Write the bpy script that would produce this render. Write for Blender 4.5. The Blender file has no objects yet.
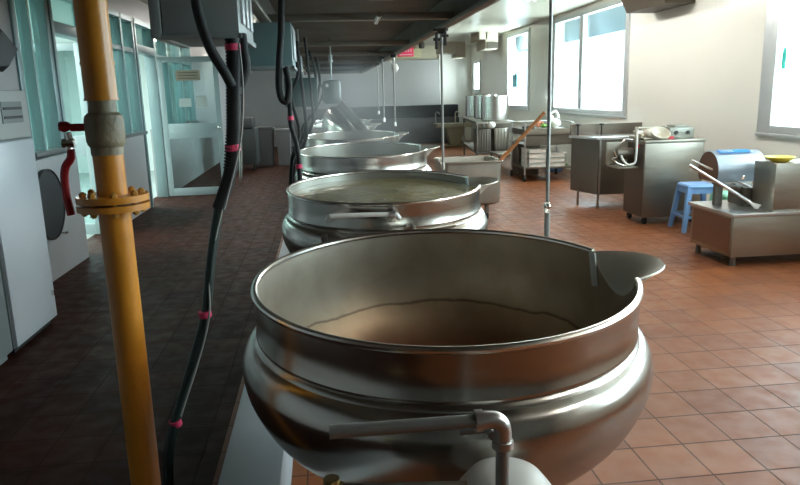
import bpy, bmesh, math, random
from mathutils import Vector, Matrix
random.seed(7)
PI = math.pi
sc = bpy.context.scene
C = sc.collection

# ------------------------------------------------------------------ camera, world, exposure
cam_d = bpy.data.cameras.new('camera')
cam = bpy.data.objects.new('camera', cam_d); C.objects.link(cam)
rt = Vector((0.99351375, -0.11055109, -0.02662505)); up = Vector((0.04932166, 0.20797633, 0.97688956)); fw = Vector((0.10245882, 0.9718664, -0.21207991))
cam.matrix_world = Matrix(((rt.x, up.x, -fw.x, 0), (rt.y, up.y, -fw.y, 0), (rt.z, up.z, -fw.z, 1.65), (0, 0, 0, 1)))
cam_d.sensor_fit = 'HORIZONTAL'; cam_d.sensor_width = 36; cam_d.lens = 687.97 / 800 * 36
cam_d.clip_start = 0.05; cam_d.clip_end = 200
sc.camera = cam

w = bpy.data.worlds.new('world'); sc.world = w; w.use_nodes = True
bg = w.node_tree.nodes['Background']; bg.inputs[0].default_value = (0.80, 0.95, 1.0, 1); bg.inputs[1].default_value = 1.7

sc.view_settings.view_transform = 'Standard'; sc.view_settings.look = 'None'
sc.view_settings.gamma = 1; sc.view_settings.use_curve_mapping = False
sc.view_settings.exposure = 1.15

def area(name, loc, rot, sx, sy, power, col=(1, 1, 1)):
    d = bpy.data.lights.new(name, 'AREA'); d.shape = 'RECTANGLE'; d.size = sx; d.size_y = sy; d.energy = power; d.color = col
    o = bpy.data.objects.new(name, d); C.objects.link(o); o.location = loc; o.rotation_euler = rot
    return o
# daylight outside the windows of the right wall (each as large as its window)
area('daylight', (5.75, 2.3, 2.1), (0, PI / 2, 0), 2.0, 3.6, 90, (0.88, 0.96, 1.0))
area('daylight', (5.75, 6.1, 2.1), (0, PI / 2, 0), 2.0, 3.2, 110, (0.88, 0.96, 1.0))
area('daylight', (5.75, 13.1, 2.1), (0, PI / 2, 0), 2.0, 3.8, 240, (0.88, 0.96, 1.0))
area('daylight', (5.75, 17.8, 2.1), (0, PI / 2, 0), 2.0, 2.2, 260, (0.88, 0.96, 1.0))
area('daylight', (5.6, 22.55, 2.12), (0, PI / 2, 0), 1.0, 0.9, 60, (0.95, 0.98, 1.0))
# lamps in the corridor beyond the left wall
area('corridor_light', (-4.4, 8.2, 2.75), (0, 0, 0), 0.6, 3.0, 85, (0.90, 1.0, 0.97))
area('corridor_light', (-4.4, 12.6, 2.75), (0, 0, 0), 0.6, 3.0, 85, (0.90, 1.0, 0.97))

# ------------------------------------------------------------------ materials
MATS = {}
def mat(name, col, rough=0.5, metal=0.0, emit=None, es=1.0, noise=0.0, nscale=8.0, bump=0.0, bscale=60.0, trans=0.0, brush=None, coat=0.0, rvar=0.0):
    m = bpy.data.materials.new(name); m.use_nodes = True; nt = m.node_tree; b = nt.nodes['Principled BSDF']
    b.inputs['Base Color'].default_value = (*col, 1); b.inputs['Roughness'].default_value = rough; b.inputs['Metallic'].default_value = metal
    if emit: b.inputs['Emission Color'].default_value = (*emit, 1); b.inputs['Emission Strength'].default_value = es
    if trans: b.inputs['Transmission Weight'].default_value = trans
    if coat: b.inputs['Coat Weight'].default_value = coat; b.inputs['Coat Roughness'].default_value = 0.08
    tc = nt.nodes.new('ShaderNodeTexCoord'); mp = nt.nodes.new('ShaderNodeMapping'); nt.links.new(tc.outputs['Object'], mp.inputs[0])
    if brush: mp.inputs['Scale'].default_value = brush
    if noise or rvar:
        n = nt.nodes.new('ShaderNodeTexNoise'); n.inputs['Scale'].default_value = nscale; n.inputs['Detail'].default_value = 5; n.inputs['Roughness'].default_value = 0.62
        nt.links.new(mp.outputs[0], n.inputs['Vector'])
        if noise:
            mx = nt.nodes.new('ShaderNodeMix'); mx.data_type = 'RGBA'
            mx.inputs[6].default_value = (*[max(0, c * (1 - noise)) for c in col], 1); mx.inputs[7].default_value = (*[min(1, c * (1 + noise)) for c in col], 1)
            nt.links.new(n.outputs[0], mx.inputs[0]); nt.links.new(mx.outputs[2], b.inputs['Base Color'])
        if rvar:
            mr = nt.nodes.new('ShaderNodeMapRange'); mr.inputs[1].default_value = 0.3; mr.inputs[2].default_value = 0.7
            mr.inputs[3].default_value = max(0.02, rough - rvar); mr.inputs[4].default_value = rough + rvar
            nt.links.new(n.outputs[0], mr.inputs[0]); nt.links.new(mr.outputs[0], b.inputs['Roughness'])
    if bump:
        n2 = nt.nodes.new('ShaderNodeTexNoise'); n2.inputs['Scale'].default_value = bscale; n2.inputs['Detail'].default_value = 3
        nt.links.new(mp.outputs[0], n2.inputs['Vector'])
        bp = nt.nodes.new('ShaderNodeBump'); bp.inputs['Strength'].default_value = bump; bp.inputs['Distance'].default_value = 0.01
        nt.links.new(n2.outputs[0], bp.inputs['Height']); nt.links.new(bp.outputs[0], b.inputs['Normal'])
    MATS[name] = m
    return m

steel = mat('polished_steel', (0.50, 0.48, 0.44), 0.22, 1.0, noise=0.10, nscale=4, rvar=0.05, bump=0.05, bscale=14)
def anis(m_, a):
    nt = m_.node_tree; b = nt.nodes['Principled BSDF']; t = nt.nodes.new('ShaderNodeTangent'); t.direction_type = 'RADIAL'; t.axis = 'Z'
    nt.links.new(t.outputs[0], b.inputs['Tangent']); b.inputs['Anisotropic'].default_value = a
anis(steel, 0.6)
steel_rim = mat('steel_rim', (0.78, 0.75, 0.70), 0.22, 1.0)
steel_br = mat('brushed_steel', (0.37, 0.345, 0.295), 0.36, 1.0, noise=0.14, nscale=3, brush=(1, 1, 9), rvar=0.08)
steel_dk = mat('dull_steel', (0.20, 0.18, 0.155), 0.45, 1.0, noise=0.2, nscale=3, rvar=0.08)
steel_lt = mat('light_steel', (0.66, 0.66, 0.66), 0.33, 1.0, noise=0.1, nscale=5)
pot_m = mat('pot_steel', (0.62, 0.60, 0.56), 0.24, 1.0, noise=0.12, nscale=20, brush=(1, 1, 0.1))
white_wall = mat('wall_tile_white', (0.88, 0.87, 0.80), 0.22, noise=0.03, nscale=1.2)
left_wall_m = mat('wall_grey', (0.42, 0.42, 0.42), 0.45, noise=0.06, nscale=1.5)
cream = mat('cream_plaster', (0.60, 0.56, 0.42), 0.6, noise=0.06, nscale=2)
ceil_m = mat('ceiling_panel', (0.40, 0.37, 0.29), 0.28, noise=0.05, nscale=1)
clad = mat('back_cladding', (0.52, 0.52, 0.50), 0.42, noise=0.08, nscale=1.0)
frame_m = mat('aluminium_frame', (0.62, 0.65, 0.66), 0.4, 0.4)
frame_l = mat('teal_grey_frame', (0.26, 0.36, 0.37), 0.4, 0.3)
sill_m = mat('grey_sill', (0.12, 0.13, 0.13), 0.4)
hood_m = mat('hood_steel', (0.135, 0.125, 0.105), 0.55, 0.4, noise=0.35, nscale=2.5, rvar=0.12)
hood_rib = mat('hood_rib_steel', (0.27, 0.25, 0.21), 0.42, 0.5, noise=0.25, nscale=4)
yellow = mat('yellow_paint', (0.56, 0.225, 0.016), 0.38, noise=0.22, nscale=9, coat=0.2)
olive = mat('olive_fitting', (0.23, 0.20, 0.13), 0.5, noise=0.4, nscale=22, bump=0.4, bscale=40)
red_m = mat('red_plastic', (0.42, 0.015, 0.02), 0.4)
pink = mat('pink_tape', (0.75, 0.05, 0.14), 0.5)
black = mat('black_rubber', (0.008, 0.009, 0.009), 0.65)
blackm = mat('black_paint', (0.02, 0.02, 0.02), 0.5)
cable_g = mat('dark_green_cable', (0.010, 0.026, 0.022), 0.4)
cable_w = mat('pale_cable', (0.28, 0.28, 0.26), 0.5)
boxgrey = mat('box_grey_paint', (0.30, 0.34, 0.33), 0.42, noise=0.06, nscale=5)
boxteal = mat('box_teal_paint', (0.17, 0.27, 0.27), 0.4)
darkgreen = mat('dark_green_paint', (0.03, 0.075, 0.065), 0.45)
motor_m = mat('motor_green_paint', (0.09, 0.15, 0.13), 0.35)
white_pl = mat('white_plastic', (0.72, 0.72, 0.68), 0.35)
offw = mat('offwhite_cloth', (0.68, 0.63, 0.52), 0.8, bump=0.5, bscale=30)
crate_m = mat('white_crate_plastic', (0.92, 0.92, 0.86), 0.45)
blue_pl = mat('blue_plastic', (0.20, 0.38, 0.70), 0.35)
green_pl = mat('mint_green_plastic', (0.26, 0.62, 0.45), 0.4)
yellow_pl = mat('yellow_dish_plastic', (0.85, 0.68, 0.05), 0.4)
wood = mat('worn_wood', (0.38, 0.16, 0.06), 0.55, noise=0.35, nscale=6, brush=(8, 8, 1))
rust = mat('rusty_pipe', (0.085, 0.045, 0.02), 0.6, noise=0.5, nscale=15)
cab_white = mat('cabinet_panel', (0.50, 0.54, 0.57), 0.30, noise=0.05, nscale=2)
cab_dark = mat('cabinet_side_panel', (0.20, 0.235, 0.24), 0.4)
beige = mat('beige_duct', (0.52, 0.47, 0.36), 0.6)
brown_sh = mat('brown_sheet_metal', (0.055, 0.042, 0.026), 0.6, 0.0)
plinth_m = mat('pale_plinth', (0.42, 0.47, 0.50), 0.4, noise=0.12, nscale=6)
tape_b = mat('blue_tape', (0.03, 0.34, 0.72), 0.5)
brownend = mat('brown_drum_end', (0.22, 0.12, 0.085), 0.45, 0.2)
drum_m = mat('drum_steel', (0.60, 0.66, 0.72), 0.35, 0.7)
galv = mat('galvanised_pipe', (0.33, 0.35, 0.34), 0.45, 0.7, noise=0.2, nscale=20)
signred = mat('sign_red', (0.55, 0.01, 0.05), 0.5)
ext_white = mat('corridor_paint', (0.80, 0.88, 0.86), 0.7)
paper = mat('notice_paper', (0.30, 0.27, 0.20), 0.7)
brass = mat('brass', (0.5, 0.42, 0.22), 0.35, 1.0)
lamp_em = mat('lamp_tube', (1, 1, 1), 0.5, emit=(1, 0.98, 0.93), es=58)
reflection_m = mat('reflection_blue_grey', (0.34, 0.44, 0.50), 0.7)
sink_m = mat('sink_stoneware', (0.20, 0.17, 0.10), 0.5, noise=0.2, nscale=5)
board_m = mat('black_board', (0.004, 0.004, 0.004), 0.8)
vegm = mat('green_leaf', (0.12, 0.3, 0.05), 0.6)
mixm = mat('food_scraps', (0.75, 0.28, 0.16), 0.6)

def glass_mat(name, tint, gl=0.06, rough=0.02):
    m = bpy.data.materials.new(name); m.use_nodes = True; nt = m.node_tree
    for n in list(nt.nodes): nt.nodes.remove(n)
    o = nt.nodes.new('ShaderNodeOutputMaterial'); t = nt.nodes.new('ShaderNodeBsdfTransparent'); g = nt.nodes.new('ShaderNodeBsdfGlossy'); mx = nt.nodes.new('ShaderNodeMixShader')
    t.inputs[0].default_value = (*tint, 1); g.inputs['Roughness'].default_value = rough; g.inputs['Color'].default_value = (1, 1, 1, 1)
    lw = nt.nodes.new('ShaderNodeFresnel'); ge = nt.nodes.new('ShaderNodeNewGeometry'); mr = nt.nodes.new('ShaderNodeMapRange')
    mr.inputs[3].default_value = 1.45; mr.inputs[4].default_value = 1 / 1.45; nt.links.new(ge.outputs['Backfacing'], mr.inputs[0]); nt.links.new(mr.outputs[0], lw.inputs[0])
    nt.links.new(lw.outputs[0], mx.inputs[0]); nt.links.new(t.outputs[0], mx.inputs[1]); nt.links.new(g.outputs[0], mx.inputs[2]); nt.links.new(mx.outputs[0], o.inputs[0])
    MATS[name] = m; return m
pane_clear = glass_mat('window_glass', (0.90, 0.97, 0.98))
pane_teal = glass_mat('teal_tinted_glass', (0.70, 0.81, 0.80))
pane_door = glass_mat('door_glass', (0.74, 0.84, 0.84))

def floor_mat():
    m = bpy.data.materials.new('quarry_tiles'); m.use_nodes = True; nt = m.node_tree; b = nt.nodes['Principled BSDF']; L = nt.links.new
    g = nt.nodes.new('ShaderNodeNewGeometry'); sx = nt.nodes.new('ShaderNodeSeparateXYZ'); L(g.outputs['Position'], sx.inputs[0])
    def math_(op, a, v=None, v2=None):
        n = nt.nodes.new('ShaderNodeMath'); n.operation = op
        for i, q in enumerate((a, v, v2)):
            if q is None: continue
            if hasattr(q, 'links') or hasattr(q, 'is_output'): L(q, n.inputs[i])
            else: n.inputs[i].default_value = q
        return n.outputs[0]
    # tiles of 0.25 x 0.27 m, grout 6 mm
    fx = math_('DIVIDE', math_('SUBTRACT', sx.outputs[0], 2.105), 0.25); fy = math_('DIVIDE', math_('SUBTRACT', sx.outputs[1], 3.345), 0.27)
    ax = math_('ABSOLUTE', math_('SUBTRACT', math_('FRACT', fx), 0.5)); ay = math_('ABSOLUTE', math_('SUBTRACT', math_('FRACT', fy), 0.5))
    gx = math_('SMOOTHSTEP' if False else 'GREATER_THAN', ax, 0.485); gy = math_('GREATER_THAN', ay, 0.483)
    grout = math_('MAXIMUM', gx, gy)
    cx = nt.nodes.new('ShaderNodeCombineXYZ'); L(math_('FLOOR', fx), cx.inputs[0]); L(math_('FLOOR', fy), cx.inputs[1])
    wn = nt.nodes.new('ShaderNodeTexWhiteNoise'); wn.noise_dimensions = '3D'; L(cx.outputs[0], wn.inputs[0])
    n1 = nt.nodes.new('ShaderNodeTexNoise'); n1.inputs['Scale'].default_value = 2.2; n1.inputs['Detail'].default_value = 6; L(g.outputs['Position'], n1.inputs['Vector'])
    n2 = nt.nodes.new('ShaderNodeTexNoise'); n2.inputs['Scale'].default_value = 9; n2.inputs['Detail'].default_value = 6; L(g.outputs['Position'], n2.inputs['Vector'])
    r1 = nt.nodes.new('ShaderNodeValToRGB'); L(math_('ADD', math_('MULTIPLY', wn.outputs[0], 0.35), math_('MULTIPLY', n1.outputs[0], 0.75)), r1.inputs[0])
    e = r1.color_ramp.elements; e[0].position = 0.25; e[0].color = (0.150, 0.040, 0.010, 1); e[1].position = 0.8; e[1].color = (0.240, 0.078, 0.024, 1)
    # shade of the left aisle put into the colour: same tiles, darker brown
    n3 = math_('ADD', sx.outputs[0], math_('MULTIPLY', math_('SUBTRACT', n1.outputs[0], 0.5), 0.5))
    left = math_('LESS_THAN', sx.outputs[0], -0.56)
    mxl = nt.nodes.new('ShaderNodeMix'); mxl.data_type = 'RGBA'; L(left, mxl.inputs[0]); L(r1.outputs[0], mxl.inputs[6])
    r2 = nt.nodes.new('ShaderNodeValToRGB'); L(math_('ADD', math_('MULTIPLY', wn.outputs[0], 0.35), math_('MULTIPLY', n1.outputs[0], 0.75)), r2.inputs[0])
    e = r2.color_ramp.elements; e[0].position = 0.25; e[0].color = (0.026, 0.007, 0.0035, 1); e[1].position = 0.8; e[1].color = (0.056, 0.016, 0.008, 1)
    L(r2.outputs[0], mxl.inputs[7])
    mg = nt.nodes.new('ShaderNodeMix'); mg.data_type = 'RGBA'; L(math_('MULTIPLY', grout, 0.8), mg.inputs[0]); L(mxl.outputs[2], mg.inputs[6]); mg.inputs[7].default_value = (0.045, 0.025, 0.018, 1)
    L(mg.outputs[2], b.inputs['Base Color'])
    rr = nt.nodes.new('ShaderNodeMapRange'); L(n2.outputs[0], rr.inputs[0]); rr.inputs[1].default_value = 0.35; rr.inputs[2].default_value = 0.65; rr.inputs[3].default_value = 0.34; rr.inputs[4].default_value = 0.52
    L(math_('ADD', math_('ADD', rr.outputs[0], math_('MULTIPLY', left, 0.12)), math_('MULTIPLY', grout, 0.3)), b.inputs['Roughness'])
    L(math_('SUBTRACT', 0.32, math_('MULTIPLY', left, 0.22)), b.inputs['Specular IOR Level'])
    bp = nt.nodes.new('ShaderNodeBump'); bp.inputs['Strength'].default_value = 0.5; bp.inputs['Distance'].default_value = 0.004
    L(math_('SUBTRACT', math_('MULTIPLY', n2.outputs[0], 0.12), grout), bp.inputs['Height']); L(bp.outputs[0], b.inputs['Normal'])
    return m
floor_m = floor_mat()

def pan_mat():
    """inside of an empty kettle: brushed steel, brown deposit below a dried scum line"""
    m = bpy.data.materials.new('kettle_inside_stained'); m.use_nodes = True; nt = m.node_tree; b = nt.nodes['Principled BSDF']; L = nt.links.new
    tc = nt.nodes.new('ShaderNodeTexCoord'); sx = nt.nodes.new('ShaderNodeSeparateXYZ'); L(tc.outputs['Object'], sx.inputs[0])
    n = nt.nodes.new('ShaderNodeTexNoise'); n.inputs['Scale'].default_value = 5; n.inputs['Detail'].default_value = 7; L(tc.outputs['Object'], n.inputs['Vector'])
    n2 = nt.nodes.new('ShaderNodeTexNoise'); n2.inputs['Scale'].default_value = 9; n2.inputs['Detail'].default_value = 6; L(tc.outputs['Object'], n2.inputs['Vector'])
    a = nt.nodes.new('ShaderNodeMath'); a.operation = 'MULTIPLY_ADD'; L(n.outputs[0], a.inputs[0]); a.inputs[1].default_value = 0.05; L(sx.outputs[2], a.inputs[2])
    r = nt.nodes.new('ShaderNodeValToRGB'); mr = nt.nodes.new('ShaderNodeMapRange'); L(a.outputs[0], mr.inputs[0]); mr.inputs[1].default_value = -0.62; mr.inputs[2].default_value = 0.0; L(mr.outputs[0], r.inputs[0])
    cr = r.color_ramp; cr.elements[0].position = 0.0; cr.elements[0].color = (0.19, 0.07, 0.032, 1); cr.elements[1].position = 1.0; cr.elements[1].color = (0.40, 0.365, 0.30, 1)
    for p, c in [(0.22, (0.20, 0.085, 0.045, 1)), (0.36, (0.27, 0.13, 0.07, 1)), (0.46, (0.42, 0.29, 0.18, 1)), (0.50, (0.46, 0.34, 0.22, 1)), (0.575, (0.40, 0.31, 0.20, 1)), (0.585, (0.13, 0.09, 0.06, 1)), (0.60, (0.38, 0.32, 0.23, 1)), (0.72, (0.38, 0.34, 0.27, 1))]:
        e = cr.elements.new(p); e.color = c
    mx = nt.nodes.new('ShaderNodeMix'); mx.data_type = 'RGBA'; mx.blend_type = 'MULTIPLY'; mx.inputs[0].default_value = 0.35; L(r.outputs[0], mx.inputs[6])
    r3 = nt.nodes.new('ShaderNodeValToRGB'); L(n2.outputs[0], r3.inputs[0]); r3.color_ramp.elements[0].color = (0.55, 0.5, 0.45, 1); r3.color_ramp.elements[0].position = 0.3; r3.color_ramp.elements[1].color = (1, 1, 1, 1); r3.color_ramp.elements[1].position = 0.6
    L(r3.outputs[0], mx.inputs[7]); L(mx.outputs[2], b.inputs['Base Color'])
    b.inputs['Metallic'].default_value = 0.6; b.inputs['Roughness'].default_value = 0.45
    return m
pan_in = pan_mat()
pan_clean = mat('kettle_inside', (0.34, 0.34, 0.30), 0.4, 0.85, noise=0.2, nscale=5)
soup_m = mat('soup_liquid', (0.23, 0.20, 0.10), 0.12, noise=0.45, nscale=4.5, bump=0.25, bscale=9)

# ------------------------------------------------------------------ mesh helpers
class MB:
    def __init__(s): s.b = bmesh.new()
    def _new(s, vs, M=None):
        if M is not None: bmesh.ops.transform(s.b, matrix=M, verts=vs)
        return vs
    def box(s, x0, x1, y0, y1, z0, z1, bev=0.0, M=None):
        r = bmesh.ops.create_cube(s.b, size=1); vs = r['verts']
        for v in vs: v.co = Vector((x0 + (v.co.x + .5) * (x1 - x0), y0 + (v.co.y + .5) * (y1 - y0), z0 + (v.co.z + .5) * (z1 - z0)))
        if bev:
            es = list({e for v in vs for e in v.link_edges}); rb = bmesh.ops.bevel(s.b, geom=es, offset=bev, segments=2, profile=0.6, affect='EDGES')
            vs = list({v for f in rb['faces'] for v in f.verts} | {v for v in vs if v.is_valid})
            if M is not None:
                seen = set(vs); st = list(vs)
                while st:
                    q = st.pop()
                    for e in q.link_edges:
                        o = e.other_vert(q)
                        if o not in seen: seen.add(o); st.append(o)
                vs = list(seen)
        return s._new(vs, M)
    def cyl(s, p0, p1, r, r2=None, n=20, caps=True):
        p0 = Vector(p0); p1 = Vector(p1); d = p1 - p0; L = d.length; r2 = r if r2 is None else r2
        q = d.to_track_quat('Z', 'Y').to_matrix().to_4x4(); q.translation = (p0 + p1) / 2
        return bmesh.ops.create_cone(s.b, cap_ends=caps, segments=n, radius1=r, radius2=r2, depth=L, matrix=q)['verts']
    def lathe(s, prof, c=(0, 0, 0), n=64, M=None):
        rings = []
        for (r, z) in prof:
            if r < 1e-5: rings.append([s.b.verts.new((c[0], c[1], c[2] + z))])
            else: rings.append([s.b.verts.new((c[0] + r * math.cos(2 * PI * i / n), c[1] + r * math.sin(2 * PI * i / n), c[2] + z)) for i in range(n)])
        for a, b in zip(rings, rings[1:]):
            for i in range(n):
                j = (i + 1) % n
                if len(a) == 1 and len(b) == 1: continue
                if len(a) == 1: s.b.faces.new((a[0], b[j], b[i]))
                elif len(b) == 1: s.b.faces.new((a[i], a[j], b[0]))
                else: s.b.faces.new((a[i], a[j], b[j], b[i]))
        vs = [v for r in rings for v in r]
        return s._new(vs, M)
    def tube(s, pts, r, n=10, rad=None, smooth=4, close=False):
        P = [Vector(p) for p in pts]
        if smooth and len(P) > 2:
            Q = []; m = len(P)
            for i in range(m if close else m - 1):
                if close: a, b_, c_, d_ = P[(i - 1) % m], P[i], P[(i + 1) % m], P[(i + 2) % m]
                else: a = P[max(i - 1, 0)]; b_ = P[i]; c_ = P[i + 1]; d_ = P[min(i + 2, m - 1)]
                for k in range(smooth):
                    t = k / smooth
                    Q.append(0.5 * ((2 * b_) + (c_ - a) * t + (2 * a - 5 * b_ + 4 * c_ - d_) * t * t + (3 * b_ - a - 3 * c_ + d_) * t ** 3))
            if not close: Q.append(P[-1])
            P = Q
        rings = []; m = len(P); nrm = None
        for i, p in enumerate(P):
            t = ((P[(i + 1) % m] - P[i - 1]) if close else (P[min(i + 1, m - 1)] - P[max(i - 1, 0)])).normalized()
            if nrm is None: nrm = t.orthogonal().normalized()
            nrm = (nrm - t * nrm.dot(t)).normalized(); bn = t.cross(nrm)
            rr = r if rad is None else rad[min(int(i / max(1, m - 1) * (len(rad) - 1)), len(rad) - 1)]
            rings.append([s.b.verts.new(p + (nrm * math.cos(2 * PI * k / n) + bn * math.sin(2 * PI * k / n)) * rr) for k in range(n)])
        pr = list(zip(rings, rings[1:])) + ([(rings[-1], rings[0])] if close else [])
        for a, b_ in pr:
            for k in range(n):
                j = (k + 1) % n; s.b.faces.new((a[k], a[j], b_[j], b_[k]))
        if not close:
            s.b.faces.new(list(reversed(rings[0]))); s.b.faces.new(rings[-1])
        return [v for q in rings for v in q]
    def prism(s, poly, d, M=None):
        """polygon in (x,z) extruded along y by d"""
        a = [s.b.verts.new((x, 0, z)) for x, z in poly]; b_ = [s.b.verts.new((x, d, z)) for x, z in poly]
        s.b.faces.new(a); s.b.faces.new(list(reversed(b_)))
        for i in range(len(a)):
            j = (i + 1) % len(a); s.b.faces.new((a[j], a[i], b_[i], b_[j]))
        return s._new(a + b_, M)
    def hull(s, pts):
        vs = [s.b.verts.new(p) for p in pts]; bmesh.ops.convex_hull(s.b, input=vs); return vs
    def blob(s, c, rx, ry, rz, n=3, jit=0.0):
        r = bmesh.ops.create_icosphere(s.b, subdivisions=n, radius=1)['verts']
        for v in r:
            k = 1 + random.uniform(-jit, jit); v.co = Vector((c[0] + v.co.x * rx * k, c[1] + v.co.y * ry * k, c[2] + v.co.z * rz * k))
        return r
    def out(s, name, m, parent=None, ang=35, off=None):
        bmesh.ops.recalc_face_normals(s.b, faces=s.b.faces)
        if off is not None: bmesh.ops.translate(s.b, vec=-Vector(off), verts=s.b.verts)
        me = bpy.data.meshes.new(name); s.b.to_mesh(me); s.b.free()
        me.materials.append(m)
        me.polygons.foreach_set('use_smooth', [True] * len(me.polygons))
        try: me.set_sharp_from_angle(angle=math.radians(ang))
        except Exception: pass
        o = bpy.data.objects.new(name, me); C.objects.link(o)
        if parent is not None: o.parent = parent
        return o

def tag(o, label, cat, group=None, kind=None):
    o['label'] = label; o['category'] = cat
    if group: o['group'] = group
    if kind: o['kind'] = kind
    return o
def thing(name, label, cat, loc=(0, 0, 0), group=None):
    o = bpy.data.objects.new(name, None); C.objects.link(o); o.location = loc; o.empty_display_size = 0.1
    return tag(o, label, cat, group)
def one(mb, name, m, label, cat, group=None, base=None, ang=35):
    """a thing that is a single mesh; its origin is put at base"""
    if base is None:
        xs = [v.co for v in mb.b.verts]; base = Vector((sum(v.x for v in xs) / len(xs), sum(v.y for v in xs) / len(xs), min(v.z for v in xs)))
    o = mb.out(name, m, None, ang, base); o.location = base
    return tag(o, label, cat, group)
def struct(mb, name, m, parent=None):
    o = mb.out(name, m, parent)
    if parent is None: o['kind'] = 'structure'
    return o
def dup(root, loc, label, group=None):
    r = root.copy(); C.objects.link(r); r.location = loc; r['label'] = label
    if group: r['group'] = group
    for ch in list(root.children):
        c = ch.copy(); C.objects.link(c); c.parent = r
        for g in list(ch.children):
            d = g.copy(); C.objects.link(d); d.parent = c
    return r
def lab(o, t): o['label'] = t; return o

# ------------------------------------------------------------------ room shell
RX, LX, YF, YB, CZ = 5.05, -2.75, -2.6, 23.6, 3.17
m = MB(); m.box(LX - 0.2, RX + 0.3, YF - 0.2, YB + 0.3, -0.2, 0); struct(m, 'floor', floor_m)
m = MB(); m.box(LX - 0.2, RX + 0.3, YF - 0.2, YB + 0.3, CZ, CZ + 0.15); struct(m, 'ceiling', ceil_m)
m = MB(); m.box(LX - 0.2, RX + 0.3, YB, YB + 0.2, 0, CZ); struct(m, 'wall_back', cream)
m = MB(); m.box(LX - 0.2, RX + 0.3, YF - 0.2, YF, 0, CZ); struct(m, 'wall_front', mat('dark_front_wall', (0.10, 0.095, 0.085), 0.6))

# right wall with its window openings (y0, y1, z0, z1)
RW = [(0.5, 4.1, 1.09, 3.0), (4.7, 7.62, 1.09, 3.0), (11.2, 15.0, 1.17, 3.1), (16.75, 18.85, 1.17, 3.1), (22.1, 23.0, 1.62, 2.62)]
m = MB(); y = YF
for (a, b, z0, z1) in RW:
    m.box(RX, RX + 0.22, y, a, 0, CZ); m.box(RX, RX + 0.22, a, b, 0, z0); m.box(RX, RX + 0.22, a, b, z1, CZ); y = b
m.box(RX, RX + 0.22, y, YB, 0, CZ); struct(m, 'wall_right', white_wall)
def window(n, a, b, z0, z1, mulls=(), fw_=0.07, proud=0.03, fz=0.09):
    m = MB()
    for (ya, yb, za, zb) in [(a, a + fw_, z0, z1), (b - fw_, b, z0, z1), (a + fw_, b - fw_, z0, z0 + fz), (a + fw_, b - fw_, z1 - fz, z1)]:
        m.box(RX - proud, RX + 0.09, ya, yb, za, zb, 0.006)
    for q in mulls: m.box(RX - proud + 0.01, RX + 0.07, q - 0.09, q + 0.09, z0 + fz, z1 - fz, 0.005)
    f = struct(m, 'window_%d' % n, frame_m)
    m = MB(); m.box(RX + 0.045, RX + 0.053, a + fw_, b - fw_, z0 + fz, z1 - fz); struct(m, 'window_pane', pane_clear, f)
    m = MB(); m.box(RX - proud - 0.01, RX + 0.03, a - 0.02, b + 0.02, z0 - 0.03, z0 + 0.004, 0.006); struct(m, 'window_sill', frame_m, f)
    return f
for i, (a, b, z0, z1) in enumerate(RW):
    window(i + 1, a, b, z0, z1, {0: (2.3,), 1: (6.1,), 2: (13.35,), 3: (), 4: ()}[i], [0.24, 0.24, 0.14, 0.12, 0.05][i])
# added panel outside, standing in for the ceiling's reflection in the upper panes
aw = bpy.data.materials.new('reflection_tint'); aw.use_nodes = True; nt = aw.node_tree; nt.nodes.remove(nt.nodes['Principled BSDF'])
tl = nt.nodes.new('ShaderNodeBsdfTranslucent'); tl.inputs[0].default_value = (0.040, 0.052, 0.058, 1); df = nt.nodes.new('ShaderNodeBsdfDiffuse'); df.inputs[0].default_value = (0.22, 0.28, 0.30, 1)
ad = nt.nodes.new('ShaderNodeAddShader'); nt.links.new(tl.outputs[0], ad.inputs[0]); nt.links.new(df.outputs[0], ad.inputs[1]); nt.links.new(ad.outputs[0], nt.nodes['Material Output'].inputs[0])
m = MB(); m.hull([(x_, y_, z_) for y_ in (10.6, 19.4) for x_, z_ in ((5.50, 2.66), (5.51, 2.66), (5.30, 3.24), (5.31, 3.24))]); o = m.out('reflection_panel_outside', aw); tag(o, 'blue grey panel added outside the large right window as the reflection in its upper panes', 'reflection_panel')

# left wall: half wall with windows, two doorways
LT = 1.16
D1 = (7.72, 9.0); D2 = (11.05, 12.25); DH = 2.36
m = MB()
m.box(LX - 0.18, LX, YF, 6.82, 0, CZ)                      # solid wall beside the cabinets
m.box(LX - 0.18, LX, 6.82, D1[0], 0, LT); m.box(LX - 0.18, LX, D1[1], D2[0], 0, LT); m.box(LX - 0.18, LX, 12.25, YB, 0, LT)
m.box(LX - 0.18, LX, 6.82, YB, 2.85, CZ); m.box(LX - 0.18, LX, 15.6, YB, LT, 2.85)
struct(m, 'wall_left', left_wall_m)
m = MB()
for y_ in (6.86, 7.66): m.box(LX - 0.12, LX + 0.02, y_ - 0.05, y_ + 0.05, LT, 2.85, 0.006)
m.box(LX - 0.12, LX + 0.02, 6.82, 7.72, 2.78, 2.85); m.box(LX - 0.10, LX, 7.22, 7.26, LT, 2.8)
f = struct(m, 'window_6', frame_l)
m = MB(); m.box(LX - 0.07, LX - 0.062, 6.9, 7.62, LT + 0.02, 2.8); struct(m, 'window_pane', pane_teal, f)
m = MB(); m.box(LX - 0.12, LX + 0.07, 6.82, 7.72, LT - 0.015, LT + 0.03, 0.005); struct(m, 'window_sill', sill_m, f)
m = MB()
for y_ in (9.06, 9.7, 10.35, 10.98): m.box(LX - 0.12, LX + 0.02, y_ - 0.04, y_ + 0.04, LT, 2.85, 0.006)
m.box(LX - 0.12, LX + 0.02, 9.0, 11.05, 2.78, 2.85); m.box(LX - 0.11, LX + 0.01, 9.0, 11.05, 2.34, 2.4)
f = struct(m, 'window_7', frame_l)
m = MB(); m.box(LX - 0.07, LX - 0.062, 9.08, 10.96, LT + 0.02, 2.8); struct(m, 'window_pane', pane_teal, f)
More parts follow.
